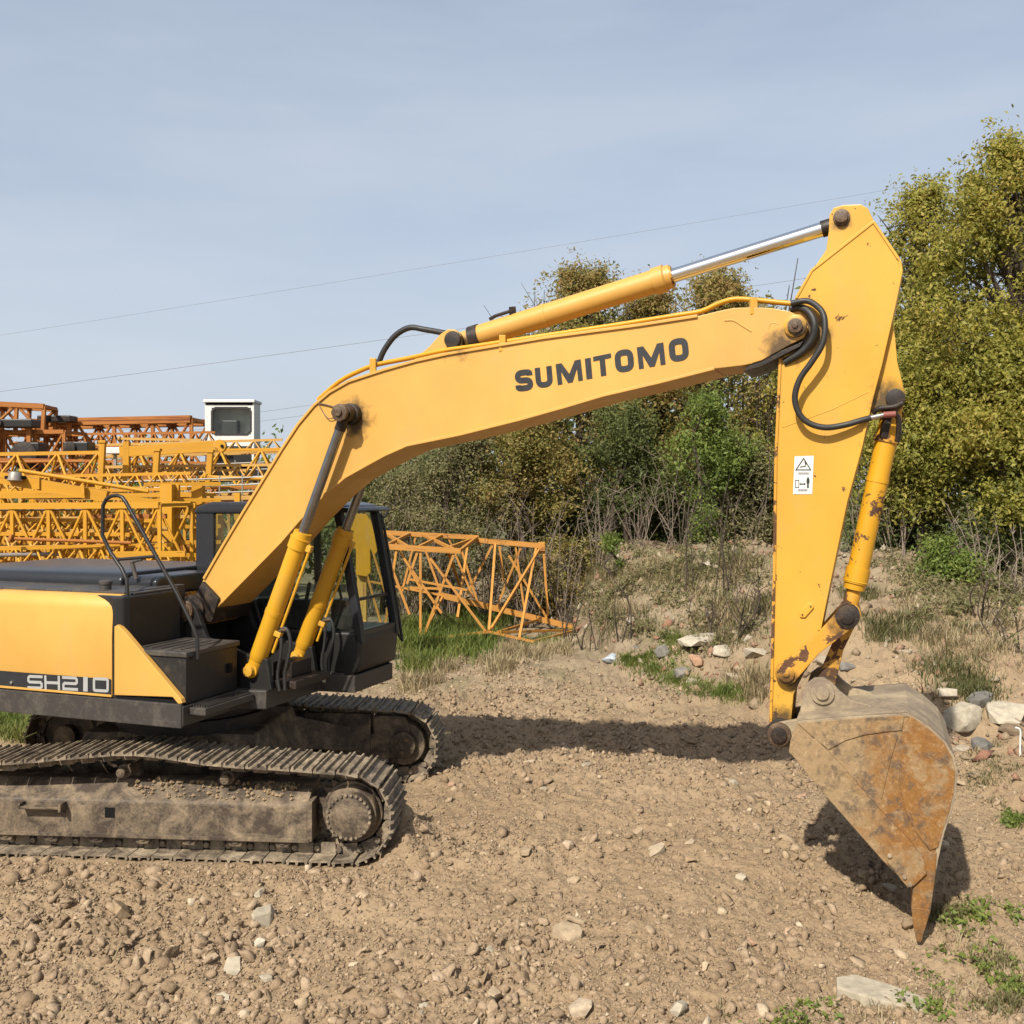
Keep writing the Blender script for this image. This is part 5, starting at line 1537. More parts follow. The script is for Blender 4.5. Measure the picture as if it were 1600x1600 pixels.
blades('dry_grass', 'pale dry grass and straw at the edge of the dirt', 'grass',
       [([(790, 1020, 16), (830, 1025, 18), (870, 1015, 16), (770, 1045, 16), (700, 1055, 18), (650, 1075, 14)], 5200, 0.26, 0.05),
        ([(1120, 960, 30), (1060, 930, 30), (1000, 900, 30), (1150, 900, 26), (920, 930, 24), (960, 960, 22), (1170, 1060, 14), (1190, 1085, 8)], 4200, 0.30, 0.08),
        ([(1560, 980, 26), (1530, 1020, 30), (1440, 930, 26), (1400, 960, 24), (1580, 1060, 22), (1470, 1000, 24)], 3000, 0.24, 0.06),
        ([(1560, 1420, 30), (1520, 1480, 24), (1590, 1520, 24), (1500, 1560, 30), (1380, 1590, 26)], 700, 0.11, 0.03)], M['straw'], 402, 12)
blades('weeds', 'low mixed weeds scattered over the bank and the right foreground', 'weeds',
       [([(1480, 1440, 14), (1510, 1450, 16), (1560, 1450, 18), (1585, 1480, 16), (1500, 1500, 16), (1550, 1520, 18), (1590, 1570, 14), (1530, 1580, 18), (1470, 1590, 14), (1580, 1420, 14)], 7500, 0.085, 0.03),
        ([(1200, 1592, 20), (1260, 1596, 20), (1340, 1597, 16), (1400, 1598, 14), (1160, 1598, 10)], 3600, 0.075, 0.025),
        ([(1000, 920, 40), (950, 900, 30), (1060, 900, 30), (1120, 1000, 30), (1180, 950, 20), (930, 960, 25), (900, 900, 24), (1150, 880, 20), (980, 980, 24)], 13000, 0.22, 0.10),
        ([(1450, 900, 30), (1500, 930, 30), (1560, 920, 30), (1420, 980, 30), (1540, 1000, 40), (1480, 1050, 30), (1590, 1000, 20), (1380, 990, 20), (1350, 930, 20), (1590, 900, 20), (1520, 1080, 24)], 14000, 0.17, 0.09),
        ([(1540, 1220, 20), (1570, 1200, 20), (1580, 1250, 16), (1545, 1180, 18)], 2200, 0.07, 0.04)], M['weed'], 403, 12)

# low leafy cover on the bank and in the right foreground
r = np.random.default_rng(811)
def cover(name, label, spots, n, rad, per, size, mat, seed):
    r = np.random.default_rng(seed); c = np.array(spots, float)
    i = r.integers(0, len(c), n)
    X, Y = ground_hits(c[i, 0] + r.normal(size=n) * c[i, 2], np.maximum(840, c[i, 1] + r.normal(size=n) * c[i, 2] * 0.5))
    Z = ground_z(X, Y)
    rr = rad * r.uniform(0.5, 1.5, len(X))
    v, f = leaf_cloud(np.stack([X, Y, Z + rr * 0.25], -1), np.stack([rr, rr, rr * 0.55], -1), per, size, seed + 1, 0.8, 0.6)
    o = np_mesh(name, v, f, mat); o['kind'] = 'stuff'; tag(o, label, 'weeds')
cover('leafy_weeds', 'low leafy green weeds creeping over the rubble bank', [(1000, 930, 50), (1080, 900, 50), (930, 950, 40), (1120, 980, 50), (1450, 920, 40), (1540, 940, 40), (1560, 900, 40), (1000, 870, 40), (1130, 870, 40)], 170, 0.20, 70, 0.06, M['leaf_drab'], 821)
cover('green_weeds', 'small fresh green weeds in the right foreground and on the bank', [(1500, 1450, 30), (1560, 1440, 30), (1540, 1520, 40), (1590, 1560, 20), (1470, 1580, 30), (1250, 1596, 40), (1585, 1285, 10), (1480, 910, 40), (1545, 880, 30), (1050, 1030, 30)], 130, 0.055, 30, 0.035, M['leaf_fresh'], 831)
cover('dark_weeds', 'brownish withered weeds scattered over the bank', [(1040, 880, 60), (960, 900, 40), (1150, 920, 40), (1430, 900, 50), (1560, 950, 50), (900, 930, 30)], 130, 0.20, 60, 0.055, M['leaf_drab'], 841)

# ================================================================ STACKED CRANE PARTS
def unit_bar(mat, rnd):
    mb = MB()
    n = 8 if rnd else 4
    o = 0 if rnd else math.pi / 4
    R = 0.5 if rnd else 0.5 * math.sqrt(2)
    ring = lambda z: [Vector((R * math.cos(o + 2 * math.pi * k / n), R * math.sin(o + 2 * math.pi * k / n), z)) for k in range(n)]
    b = mb.loft([ring(0), ring(1)]).bm()
    if rnd:
        for f in b.faces: f.smooth = len(f.verts) == 4
    me = bpy.data.meshes.new('steel_bar'); b.to_mesh(me); b.free()
    me.materials.append(M[mat]); return me
BARS = {}
def steel(name, p, q, w, parent, mat='crane', rnd=False, h=None):
    key = (mat, rnd)
    if key not in BARS: BARS[key] = unit_bar(mat, rnd)
    p, q = Vector(p), Vector(q); d = q - p; L = d.length; z = d / L
    up = Vector((0, 0, 1)) if abs(z.z) < 0.92 else Vector((0, 1, 0))
    x = up.cross(z).normalized(); y = z.cross(x)
    R = Matrix((x * w, y * (h or w), z * L)).transposed().to_4x4()
    return copy_piece(name, BARS[key], parent, Matrix.Translation(p) @ R)
def lattice(name, label, p0, p1, w, h, bays, cw, bw, mat='crane', tri=False, group='stacked crane sections', cross=False, ends=True):
    """p0, p1: middle of the underside at both ends; square (or triangular) section."""
    p0, p1 = Vector(p0), Vector(p1)
    t = thing(name, label, 'crane part', p0, group)
    jt = random.Random(label)
    p0 = p0 + Vector((0, jt.uniform(-.12, .12), 0)); p1 = p1 + Vector((0, jt.uniform(-.25, .25), jt.uniform(-.035, .035)))
    ax = (p1 - p0).normalized(); sd = Vector((0, 0, 1)).cross(ax).normalized(); up = ax.cross(sd)
    if tri: cs = [sd * w / 2, -sd * w / 2, up * h]
    else: cs = [sd * w / 2, -sd * w / 2, -sd * w / 2 + up * h, sd * w / 2 + up * h]
    for c in cs: steel('chord', p0 + c, p1 + c, cw, t, mat)
    n = len(cs); L = (p1 - p0).length
    for i in range(n):
        a, b = cs[i], cs[(i + 1) % n]
        for k in range(bays):
            s0, s1 = L * k / bays, L * (k + 1) / bays
            A0, A1, B0, B1 = p0 + ax * s0 + a, p0 + ax * s1 + a, p0 + ax * s0 + b, p0 + ax * s1 + b
            if tri:
                m = p0 + ax * (s0 + s1) / 2 + b
                if i == 0: steel('brace', A0 if k % 2 else B0, B1 if k % 2 else A1, bw, t, mat, True)
                elif i == 1: steel('brace', A0, m, bw, t, mat, True); steel('brace', m, A1, bw, t, mat, True)
                else:
                    m = p0 + ax * (s0 + s1) / 2 + a
                    steel('brace', B0, m, bw, t, mat, True); steel('brace', m, B1, bw, t, mat, True)
            else:
                steel('brace', A0 if (k + i) % 2 else B0, B1 if (k + i) % 2 else A1, bw, t, mat, True)
                if cross: steel('brace', B0 if (k + i) % 2 else A0, A1 if (k + i) % 2 else B1, bw, t, mat, True)
        if not tri:
            for k in range(bays + 1):
                if ends or 0 < k < bays:
                    s = L * k / bays
                    steel('strut', p0 + ax * s + a, p0 + ax * s + b, bw * 1.1, t, mat)
    return t
def X_(px, D): return (px - 800) / FPX * D
def Z_(py, D): return CAM_Z - (py - HOR) / FPX * D

# front stack, two high
D = 17.6
lattice('mast_section', 'yellow crane mast section, upper one of the nearest stack behind the engine hood', (X_(-160, D), D, 1.56), (X_(292, D), D - 0.4, 1.60), 1.25, 1.26, 8, 0.095, 0.05, 'crane', cross=True)
lattice('mast_section', 'yellow crane mast section, lower one of the nearest stack behind the engine hood', (X_(-160, D), D + .1, 0.10), (X_(300, D), D - 0.3, 0.10), 1.3, 1.36, 6, 0.14, 0.08, 'crane')
D = 20.2
lattice('mast_section', 'yellow mast section in the second row, top at the height of the handrail', (X_(-120, D), D, 1.62), (X_(318, D), D + 0.2, 1.66), 1.4, 1.36, 9, 0.085, 0.05, 'crane', cross=True)
lattice('mast_section', 'yellow mast section on the ground in the second row', (X_(-120, D), D, 0.10), (X_(318, D), D + 0.2, 0.10), 1.45, 1.42, 6, 0.14, 0.08, 'crane')
D = 23.0
lattice('mast_section', 'yellow mast section in the third row below the zigzag jib', (X_(-80, D), D, 1.62), (X_(420, D), D + 0.5, 1.62), 1.4, 1.40, 9, 0.085, 0.05, 'crane_pale', cross=True)
lattice('mast_section', 'faded mast section on the ground in the third row', (X_(-80, D), D, 0.10), (X_(420, D), D + 0.5, 0.10), 1.4, 1.44, 7, 0.12, 0.07, 'crane_pale')
D = 24.0
lattice('jib_section', 'yellow triangular jib with zigzag lacing on top of the stacks', (X_(-70, D), D, Z_(768, D)), (X_(500, D), D + 0.2, Z_(757, D)), 0.95, 0.86, 9, 0.085, 0.06, 'crane', True)
for i, (D, y0, y1, x0, x1, w, mt, lab) in enumerate(((16.4, 884, 880, -90, 262, 0.42, 'crane', 'slim yellow jib lying lowest in front, just above the engine hood'), (16.6, 858, 854, -120, 250, 0.40, 'crane_pale', 'slim faded jib resting on the lowest slim jib'), (16.9, 833, 836, -60, 240, 0.36, 'crane', 'slim yellow jib, third from the hood upwards'), (19.0, 812, 806, -60, 300, 0.40, 'crane_pale', 'slim faded jib behind the handrail top'), (21.4, 790, 780, 60, 410, 0.45, 'crane_rust', 'slim rusty jib behind the climbing frame'), (20.6, 772, 764, -80, 300, 0.5, 'crane', 'slim yellow jib level with the slanted box beam'), (22.4, 752, 748, 150, 470, 0.5, 'crane_pale', 'slim faded jib under the flat tie beam'), (24.9, 738, 744, -60, 330, 0.55, 'crane_rust', 'slim rusty jib seen through the zigzag jib'), (26.0, 716, 706, 120, 440, 0.5, 'crane_pale', 'slim faded jib in front of the white cab platform'), (27.6, 700, 694, 100, 330, 0.6, 'crane_rust', 'slim rusty jib just under the skyline section'))):
    lattice('jib_section', lab, (X_(x0, D), D, Z_(y0, D)), (X_(x1, D), D + .2, Z_(y1, D)), w, w * 0.62, 11, 0.06, 0.036, mt, True)
# low trestles that carry the slim jibs
for i, x in enumerate((-20, 90, 215)):
    t = thing('timber_trestle', ('wooden trestle under the slim jibs at the left edge', 'wooden trestle under the slim jibs behind the filler cap', 'wooden trestle under the slim jibs near the cab')[i], 'trestle', (X_(x, 16.6), 16.6, 0))
    for dy in (-0.25, 0.3): steel('leg', (X_(x, 16.6), 16.6 + dy, 0), (X_(x, 16.6), 16.6 + dy, Z_(888, 16.6)), 0.12, t, 'crane_rust')
    steel('cap', (X_(x, 16.6), 16.2, Z_(888, 16.6)), (X_(x, 16.6), 17.1, Z_(888, 16.6)), 0.12, t, 'crane_rust')
# box beam lying aslant
D = 18.6
t = thing('box_beam', 'thick yellow box beam lying aslant across the front stack', 'crane part', at(-20, 745, D), 'stacked crane sections')
steel('beam', at(-30, 741, D), at(168, 776, D + .2), 0.18, t, 'crane', False, 0.20)
steel('pipe', at(30, 735, D), at(232, 768, D + .2), 0.075, t, 'crane', True)
steel('beam_end', at(168, 776, D + .2), at(306, 790, D + .3), 0.10, t, 'crane', False, 0.09)
for x in (60, 130): steel('post', at(x, 741 + (x - 30) * .165, D), at(x, 756 + (x) * .14, D), 0.06, t, 'crane')
t = thing('winch_lamp', 'grey metal fitting on the left end of the slanted beam', 'fitting', at(22, 742, D - .2))
mb = MB(); p = at(24, 738, D - .15); mb.tube([p, p + Vector((0, -.02, -.16))], [0.10, 0.13], 14); mb.build('housing', M['galv'], t, 0.01, smooth=40)
mb = MB(); p = at(24, 746, D - .1); mb.bar(p + Vector((-.16, 0, 0)), p + Vector((.16, 0, 0)), 0.16, 0.06); mb.build('base', M['dark'], t, 0.01)
# tie beam with a rounded eye
D = 22.2
t = thing('tie_beam', 'flat yellow tie beam with a rounded eye, just below the white crane cab', 'crane part', at(190, 705, D), 'stacked crane sections')
steel('bar', at(188, 706, D), at(344, 697, D), 0.12, t, 'crane', False, 0.22)
mb = MB(); p = at(344, 697, D); mb.loft([[p + Vector((0.14 * math.cos(a), y, 0.14 * math.sin(a))) for a in np.linspace(0, 2 * math.pi, 18, False)] for y in (-0.062, 0.062)]); mb.build('eye', M['crane'], t, 0.008)
mb = MB(); p = at(347, 697, D - .07); mb.loft([[p + Vector((0.035 * math.cos(a), y, 0.035 * math.sin(a))) for a in np.linspace(0, 2 * math.pi, 12, False)] for y in (-0.02, 0.02)]); mb.build('eye_hole_shade', M['dark'], t)  # dark disc on the eye, painting the shade in its bore
steel('post', at(198, 690, D), at(198, 770, D), 0.13, t, 'crane')
t = thing('white_tank', 'small white box beside the flat tie beam', 'box', at(180, 710, 22.6))
mb = MB(); p = at(180, 704, 22.6); mb.bar(p + Vector((-.20, 0, 0)), p + Vector((.20, 0, 0)), 0.3, 0.14); mb.build('shell', M['white'], t, 0.02)
steel('foot', at(180, 708, 22.6), at(180, 768, 22.6), 0.06, t, 'galv')
for x0, y0, y1, lab in ((160, 690, 760, 'slender yellow post standing left of the white box'), (245, 703, 760, 'slender yellow post standing under the flat tie beam'), (328, 705, 758, 'slender yellow post standing below the beam eye')):
    t = thing('stay_post', lab, 'crane part', at(x0, y1, 21.6), 'stay posts')
    steel('post', at(x0 - 3, y1 + 4, 21.6), at(x0 + 1, y0, 21.6), 0.11, t, 'crane')
    steel('cap', at(x0 + 1, y0 + 2, 21.6), at(x0 + 1, y0 - 2, 21.6), 0.15, t, 'crane')
# climbing frame with thick posts
D = 18.9
t = thing('climbing_frame', 'upright yellow climbing frame with thick posts beside the cab', 'crane part', (X_(280, D), D, 0.0))
for x, dd, w, y0 in ((262, 0, 0.22, 757), (272, 0.15, 0.10, 757), (297, 0.5, 0.20, 757), (314, 1.2, 0.13, 790), (335, 1.6, 0.11, 770)):
    steel('post', (X_(x, D), D + dd, 0.0), (X_(x, D), D + dd, Z_(y0, D)), w, t, 'crane')
for y in (757, 782, 823, 848, 868, 884):
    steel('rail', at(225, y, D), at(345, y - 1, D + .4), 0.07, t, 'crane')
steel('rail', at(225, 836, D + .1), at(270, 835, D + .1), 0.1, t, 'crane', False, 0.22)
# galvanised platform railings
for i, (x0, x1, y0, D, dy) in enumerate(((150, 440, 724, 25.6, -12), (165, 450, 745, 21.2, -10))):
    t = thing('platform_railing', ('upper grey tubular platform railing behind the zigzag jib', 'lower grey tubular platform railing behind the climbing frame')[i], 'railing', at(x0, y0 + 50, D))
    for k in range(4):
        steel('rail', at(x0, y0 + 9 + k * 11, D), at(x1, y0 + dy + 9 + k * 11, D), 0.035, t, 'galv', True)
    for k in range(9):
        f = k / 8
        steel('post', at(x0 + (x1 - x0) * f, y0 + 4 + dy * f, D), at(x0 + (x1 - x0) * f, y0 + 62 + dy * f, D), 0.035, t, 'galv', True)
# rusty lattice rows at the back
D = 29.0
lattice('mast_section', 'rust-orange mast section along the skyline left of the white cab', (X_(20, D), D, Z_(752, D)), (X_(316, D), D, Z_(745, D)), 1.5, Z_(662, D) - Z_(750, D), 5, 0.20, 0.08, 'crane_rust', cross=True)
lattice('mast_section', 'rust-orange mast section under the skyline section', (X_(-60, D), D, 1.62), (X_(330, D), D, 1.62), 1.5, 1.40, 5, 0.16, 0.09, 'crane_rust')
lattice('mast_section', 'rust-orange mast section on the ground at the back', (X_(-60, D), D, 0.1), (X_(330, D), D, 0.1), 1.5, 1.42, 5, 0.16, 0.09, 'crane_rust')
D = 27.0
lattice('jib_section', 'rust-orange jib at the upper left corner of the stack, sloping down to the right', (X_(-90, D), D, Z_(672, D)), (X_(70, D), D + .3, Z_(677, D)), 1.0, 0.72, 4, 0.13, 0.08, 'crane_rust')
lattice('jib_section', 'dark rust jib under the upper left corner of the stack', (X_(-110, D), D, Z_(755, D)), (X_(120, D), D, Z_(755, D)), 1.2, 1.3, 5, 0.10, 0.07, 'crane_rust', False)
lattice('mast_section', 'rust-orange mast section at the left edge, under the dark jib', (X_(-110, D), D, 1.7), (X_(130, D), D, 1.7), 1.4, 1.55, 4, 0.13, 0.08, 'crane_pale')
lattice('mast_section', 'faded mast section on the ground at the left edge', (X_(-110, D), D, 0.1), (X_(130, D), D, 0.1), 1.4, 1.5, 4, 0.13, 0.08, 'crane_pale')
# dark machinery among them
for i, (x, y, wd, hh, D, lab) in enumerate(((20, 662, 1.2, 0.26, 26.2, 'black counter-jib box at the upper left corner'), (52, 712, 0.5, 0.8, 25.4, 'black winch drum housing in the left stack'), (124, 700, 0.62, 0.36, 25.6, 'black pulley block above the zigzag jib'), (90, 655, 0.9, 0.22, 27.8, 'dark rusty hoist carriage on the skyline'))):
    t = thing('crane_machinery', lab, 'machinery', at(x, y + 10, D), 'dark machinery in the crane stack')
    p = at(x, y, D)
    mb = MB(); mb.bar(p + Vector((-wd / 2, 0, 0)), p + Vector((wd / 2, 0, 0)), 0.5, hh * 0.8); mb.build('housing', M['grease'] if i == 3 else M['black'], t, 0.03)
    mb = MB(); mb.tube([p + Vector((-wd * .2, -.32, 0)), p + Vector((-wd * .2, .3, 0))], hh * 0.42, 16); mb.build('drum', M['grease'], t, 0.01, smooth=40)
    steel('leg', p + Vector((-wd * .35, 0, 0)), p + Vector((-wd * .35, 0, -0.95)), 0.10, t, 'crane_rust'); steel('leg', p + Vector((wd * .35, 0, 0)), p + Vector((wd * .35, 0, -0.95)), 0.10, t, 'crane_rust')
# dark platform slabs behind the railing
t = thing('cab_platform', 'dark steel platform carrying the white crane cab', 'platform', (X_(340, 29.5), 29.5, 0))
D = 29.5
mb = MB(); a = at(235, 742, D); b_ = at(425, 738, D); mb.bar(a, b_, 1.8, 0.5); mb.build('slab', M['black'], t, 0.02)
for x in (250, 330, 410):
    for dd in (-0.7, 0.7): steel('leg', (X_(x, D), D + dd, 0), (X_(x, D), D + dd, Z_(742, D)), 0.14, t, 'crane_rust')
# white crane cab
D = 29.2
t = thing('crane_cab', 'white tower crane operator cab with a rounded window', 'crane cab', at(358, 736, D))
hw = 38.0 / FPX * D
cx = X_(358, D); z0, z1, zm = Z_(737, D), Z_(628, D), Z_(694, D)
def wbox(x0, x1, y0, y1, za, zb, nm, mt, bv=0.03, par=None):
    mb = MB(); mb.add([(x0, y0, za), (x1, y0, za), (x1, y1, za), (x0, y1, za), (x0, y0, zb), (x1, y0, zb), (x1, y1, zb), (x0, y1, zb)],
                      [(3, 2, 1, 0), (4, 5, 6, 7), (0, 1, 5, 4), (1, 2, 6, 5), (2, 3, 7, 6), (3, 0, 4, 7)])
    return mb.build(nm, M[mt], par or t, bv)
# near wall with a real opening: four pieces round the window
yw = D - 0.62
wx0, wx1, wz0, wz1 = X_(331, yw), X_(392, yw), Z_(679, yw), Z_(637, yw)
ex0, ex1 = X_(320, yw), X_(397, yw)
wbox(ex0, wx0, yw, yw + 0.06, Z_(697, yw), Z_(629, yw), 'wall', 'white', 0.012)
wbox(wx1, ex1, yw, yw + 0.06, Z_(697, yw), Z_(629, yw), 'wall', 'white', 0.012)
wbox(wx0 - .001, wx1 + .001, yw + .001, yw + 0.059, Z_(697, yw), wz0, 'wall', 'white', 0.0)
wbox(wx0 - .001, wx1 + .001, yw + .001, yw + 0.059, wz1, Z_(629, yw), 'wall', 'white', 0.0)
wbox(ex0 + .002, ex0 + 0.06, yw + 0.06, D + 0.1, Z_(697, yw), Z_(629, yw), 'wall', 'white', 0.01)
wbox(ex1 - .06, ex1 - 0.002, yw + 0.06, D + 0.1, Z_(697, yw), Z_(629, yw), 'wall', 'white', 0.01)
wbox(ex0 + .06, ex1 - 0.06, D + 0.05, D + 0.1, Z_(697, yw), Z_(629, yw), 'wall', 'white', 0.01)
wbox(ex0 - 0.03, ex1 + 0.03, yw - 0.08, D + 0.16, Z_(629, yw), Z_(624.5, yw), 'roof', 'white', 0.02)
wbox(ex0 + 0.04, ex1 - 0.04, yw - 0.02, yw + 0.0, Z_(632.5, yw), Z_(629, yw), 'gutter', 'dark', 0.0)
fr_ = stroke([(wx0, wz0 + .1), (wx0 + .1, wz0), (wx1 - .1, wz0), (wx1, wz0 + .1), (wx1, wz1 - .1), (wx1 - .1, wz1), (wx0 + .1, wz1), (wx0, wz1 - .1)], 0.05, True)
mb = MB(); nn = len(fr_[0]); mb.add([(p[0], yw - 0.012, p[1]) for p in fr_[0]], fr_[1]); mb.build('window_seal', M['rubber'], t)
mb = MB(); mb.add([(wx0, yw + 0.03, wz0), (wx1, yw + 0.03, wz0), (wx1, yw + 0.03, wz1), (wx0, yw + 0.03, wz1)], [(0, 1, 2, 3)]); mb.build('window_glass', M['glass'], t)
wbox(ex0 + 0.15, ex1 - 0.02, yw + 0.02, D + 0.0, z0, Z_(697.5, yw), 'lower_glazing', 'black', 0.02)
wbox(ex0 + 0.0, ex0 + 0.15, yw + 0.03, D + 0.0, z0, Z_(697.5, yw), 'corner_post', 'white', 0.02)
wbox(ex1 - 0.07, ex1 - 0.0, yw, yw + 0.07, z0 + .3, Z_(697.5, yw), 'corner_post', 'white', 0.02)
wbox(cx - 0.1, cx + 0.35, D - 0.40, D - 0.1, Z_(690, yw), Z_(655, yw), 'seat', 'seat', 0.05)

# bracket seen through the excavator's front window
D = 17.8
t = thing('steel_bracket', 'yellow steel bracket plate on a post, seen through the excavator cab front window', 'crane part', at(566, 1015, D))
def plate(pts, th, nm, mt='crane'):
    mb = MB(); n = len(pts); P = [at(x, y, D) for x, y in pts]
    mb.loft([P, [p + Vector((0, th, 0)) for p in P]]); return mb.build(nm, M[mt], t, 0.008)
plate([(543, 803), (572, 803), (580, 815), (592, 858), (586, 866), (578, 858), (579, 895), (572, 901), (556, 898), (556, 858), (543, 855)], 0.12, 'plate')
steel('post', at(566, 895, D + .2), at(566, 1040, D + .2), 0.16, t, 'crane_pale')

# fallen lattice section right of the cab
t = thing('lattice_section', 'weathered orange lattice crane section lying in the grass behind the cab', 'crane part', at(760, 985, 21.5))
ND, FD = 20.9, 23.0
def tb(a, b, w=0.055, nm='brace', rnd=False): steel(nm, at(*a), at(*b), w, t, 'truss', rnd)
N = lambda x, y: (x, y, ND)
F_ = lambda x, y: (x, y, FD)
for a, b, w in ((F_(540, 829), F_(748, 840), 0.10), (F_(744, 844), F_(850, 853), 0.11), (N(540, 850), N(720, 861), 0.11), (F_(690, 930), F_(908, 983), 0.12)): tb(a, b, w, 'chord')
for a, b in ((N(657, 862), N(657, 1002)), (N(710, 863), N(659, 1002)), (N(631, 872), N(690, 958)), (N(652, 863), N(636, 912)), (N(672, 872), N(760, 988)), (F_(732, 842), N(715, 965)), (F_(774, 848), N(764, 985)), (F_(770, 850), F_(728, 932)), (F_(845, 855), N(768, 982)), (F_(838, 855), N(811, 1000)), (F_(795, 868), F_(858, 971)), (F_(780, 850), F_(787, 908)), (F_(849, 855), F_(856, 962)), (F_(722, 862), F_(749, 950)), (N(600, 855), N(640, 960)), (N(620, 856), N(600, 990)), (F_(665, 860), F_(690, 930)), (N(700, 862), F_(722, 925)),
             (N(782, 988), F_(907, 984)), (N(832, 1003), F_(907, 983)), (N(778, 988), F_(842, 968)), (N(657, 1000), N(764, 987)), (N(764, 987), N(835, 1003))): tb(a, b, 0.05)
for a, b in ((F_(600, 832), N(640, 856)), (F_(640, 834), N(600, 854)), (F_(690, 837), N(650, 857)), (F_(745, 840), N(690, 860)), (F_(745, 840), N(718, 861)), (F_(660, 835), N(712, 860)), (F_(850, 853), F_(842, 866)), (F_(745, 838), F_(752, 852))): tb(a, b, 0.06)
for a, b in ((N(560, 852), N(600, 990)), (N(580, 853), N(620, 985)), (F_(610, 833), F_(660, 925)), (F_(650, 836), F_(628, 925)), (F_(700, 838), F_(740, 935)), (F_(690, 930), F_(560, 905)), (N(657, 1000), F_(692, 932)), (F_(805, 850), F_(820, 958)), (F_(815, 852), F_(775, 952)), (N(690, 920), N(640, 918)), (N(640, 905), N(730, 922))): tb(a, b, 0.045)
plate_t = t
mb = MB(); p = at(905, 984, FD); mb.bar(p + Vector((-.05, 0, 0)), p + Vector((.08, 0, 0)), 0.2, 0.2); mb.build('joint_block', M['truss'], t, 0.02)
mb = MB(); p = at(846, 854, FD); mb.bar(p + Vector((-.08, 0, 0)), p + Vector((.08, 0, 0)), 0.18, 0.2); mb.build('joint_block', M['truss'], t, 0.02)

# loose bars and pipes thrown on the stacks
rb = random.Random(31)
for k, (x, y, D, L, mt, lab) in enumerate(((60, 800, 17.0, 150, 'galv', 'long grey pipe lying across the front stack at the left'), (200, 812, 17.1, 120, 'crane_rust', 'rusty bar lying across the front stack near the climbing frame'), (110, 845, 16.2, 190, 'crane_rust', 'long rusty bar in front of the slim jibs'), (230, 866, 16.1, 120, 'crane', 'yellow bar sloping in front of the climbing frame foot'), (40, 872, 16.1, 120, 'galv', 'grey bar just above the engine hood at the left'), (120, 780, 19.6, 170, 'crane_pale', 'faded bar resting across the second row'), (60, 725, 24.8, 160, 'crane_rust', 'rusty bar behind the zigzag jib at the left'), (300, 730, 22.6, 170, 'crane_pale', 'faded bar sloping under the flat tie beam'), (380, 742, 21.4, 120, 'crane', 'yellow bar sloping towards the boom'), (360, 775, 20.8, 110, 'crane_pale', 'faded bar low beside the boom'), (90, 690, 28.2, 150, 'crane_rust', 'rusty bar under the skyline section'), (250, 690, 27.6, 130, 'crane_pale', 'faded bar below the skyline section near the white cab'))):
    p = at(x - L / 2, y + rb.uniform(-5, 5), D); q = at(x + L / 2, y + rb.uniform(-7, 7), D + rb.uniform(-.3, .6))
    t = thing('loose_bar', lab, 'bar', p, 'loose bars on the crane stack')
    steel('shaft', p, q, 0.05 + 0.04 * rb.random(), t, mt, k % 2 == 0)
    steel('end_collar', p, p.lerp(q, 0.03), 0.13, t, mt, True)
# overhead wires
WM = plain_mat('wire', (0.16, 0.16, 0.17), 0.7)
for (x0, y0, D0), (x1, y1, D1), lab in (((0, 525, 62), (1380, 300, 62), 'highest overhead wire, crossing the sky above the boom'), ((0, 613, 60), (1240, 440, 60), 'second overhead wire, passing behind the boom bend'), ((290, 659, 66), (1000, 560, 66), 'third overhead wire, just above the white crane cab'), ((300, 672, 67), (1000, 575, 67), 'lowest overhead wire, level with the white crane cab window')):
    a, b = at(x0, y0, D0), at(x1, y1, D1); d = b - a
    a2, b2 = a - d * (0.6 if x0 == 0 else 0.9), b + d * 0.5
    P = [a2.lerp(b2, k / 24) - Vector((0, 0, 2.0 * (k / 24) * (1 - k / 24))) + Vector((0, 0, 0.45)) for k in range(25)]
    mb = MB(); mb.tube(P, 0.008 if y0 == 525 else 0.012, 5); o = mb.build('overhead_wire', WM); tag(o, lab, 'wire', 'overhead wires')

# ================================================================ STONES, CLODS, RUBBISH
M['clod'] = island_mat('clod', [(0.0, (0.200, 0.140, 0.085)), (0.5, (0.255, 0.182, 0.114)), (0.92, (0.305, 0.225, 0.146)), (0.985, (0.36, 0.27, 0.17)), (1.0, (0.42, 0.34, 0.24))], 0.95, 0.7, 60)
M['rubble'] = island_mat('rubble', [(0.0, (0.15, 0.11, 0.072)), (0.45, (0.24, 0.18, 0.115)), (0.65, (0.22, 0.11, 0.07)), (0.86, (0.27, 0.215, 0.145)), (1.0, (0.34, 0.29, 0.215))], 0.95, 0.6, 30)
M['stone'] = island_mat('stone', [(0.0, (0.24, 0.170, 0.10)), (0.35, (0.285, 0.205, 0.125)), (0.6, (0.32, 0.245, 0.16)), (0.8, (0.37, 0.295, 0.205)), (1.0, (0.31, 0.185, 0.115))], 0.9, 0.6, 25, True)
M['concrete'] = island_mat('concrete_rubble', [(0.0, (0.26, 0.22, 0.158)), (0.5, (0.33, 0.285, 0.21)), (1.0, (0.41, 0.36, 0.275))], 0.92, 0.7, 14, True)
M['concrete_dark'] = island_mat('grey_rubble', [(0.0, (0.13, 0.12, 0.105)), (1.0, (0.21, 0.19, 0.16))], 0.92, 0.6, 14, True)

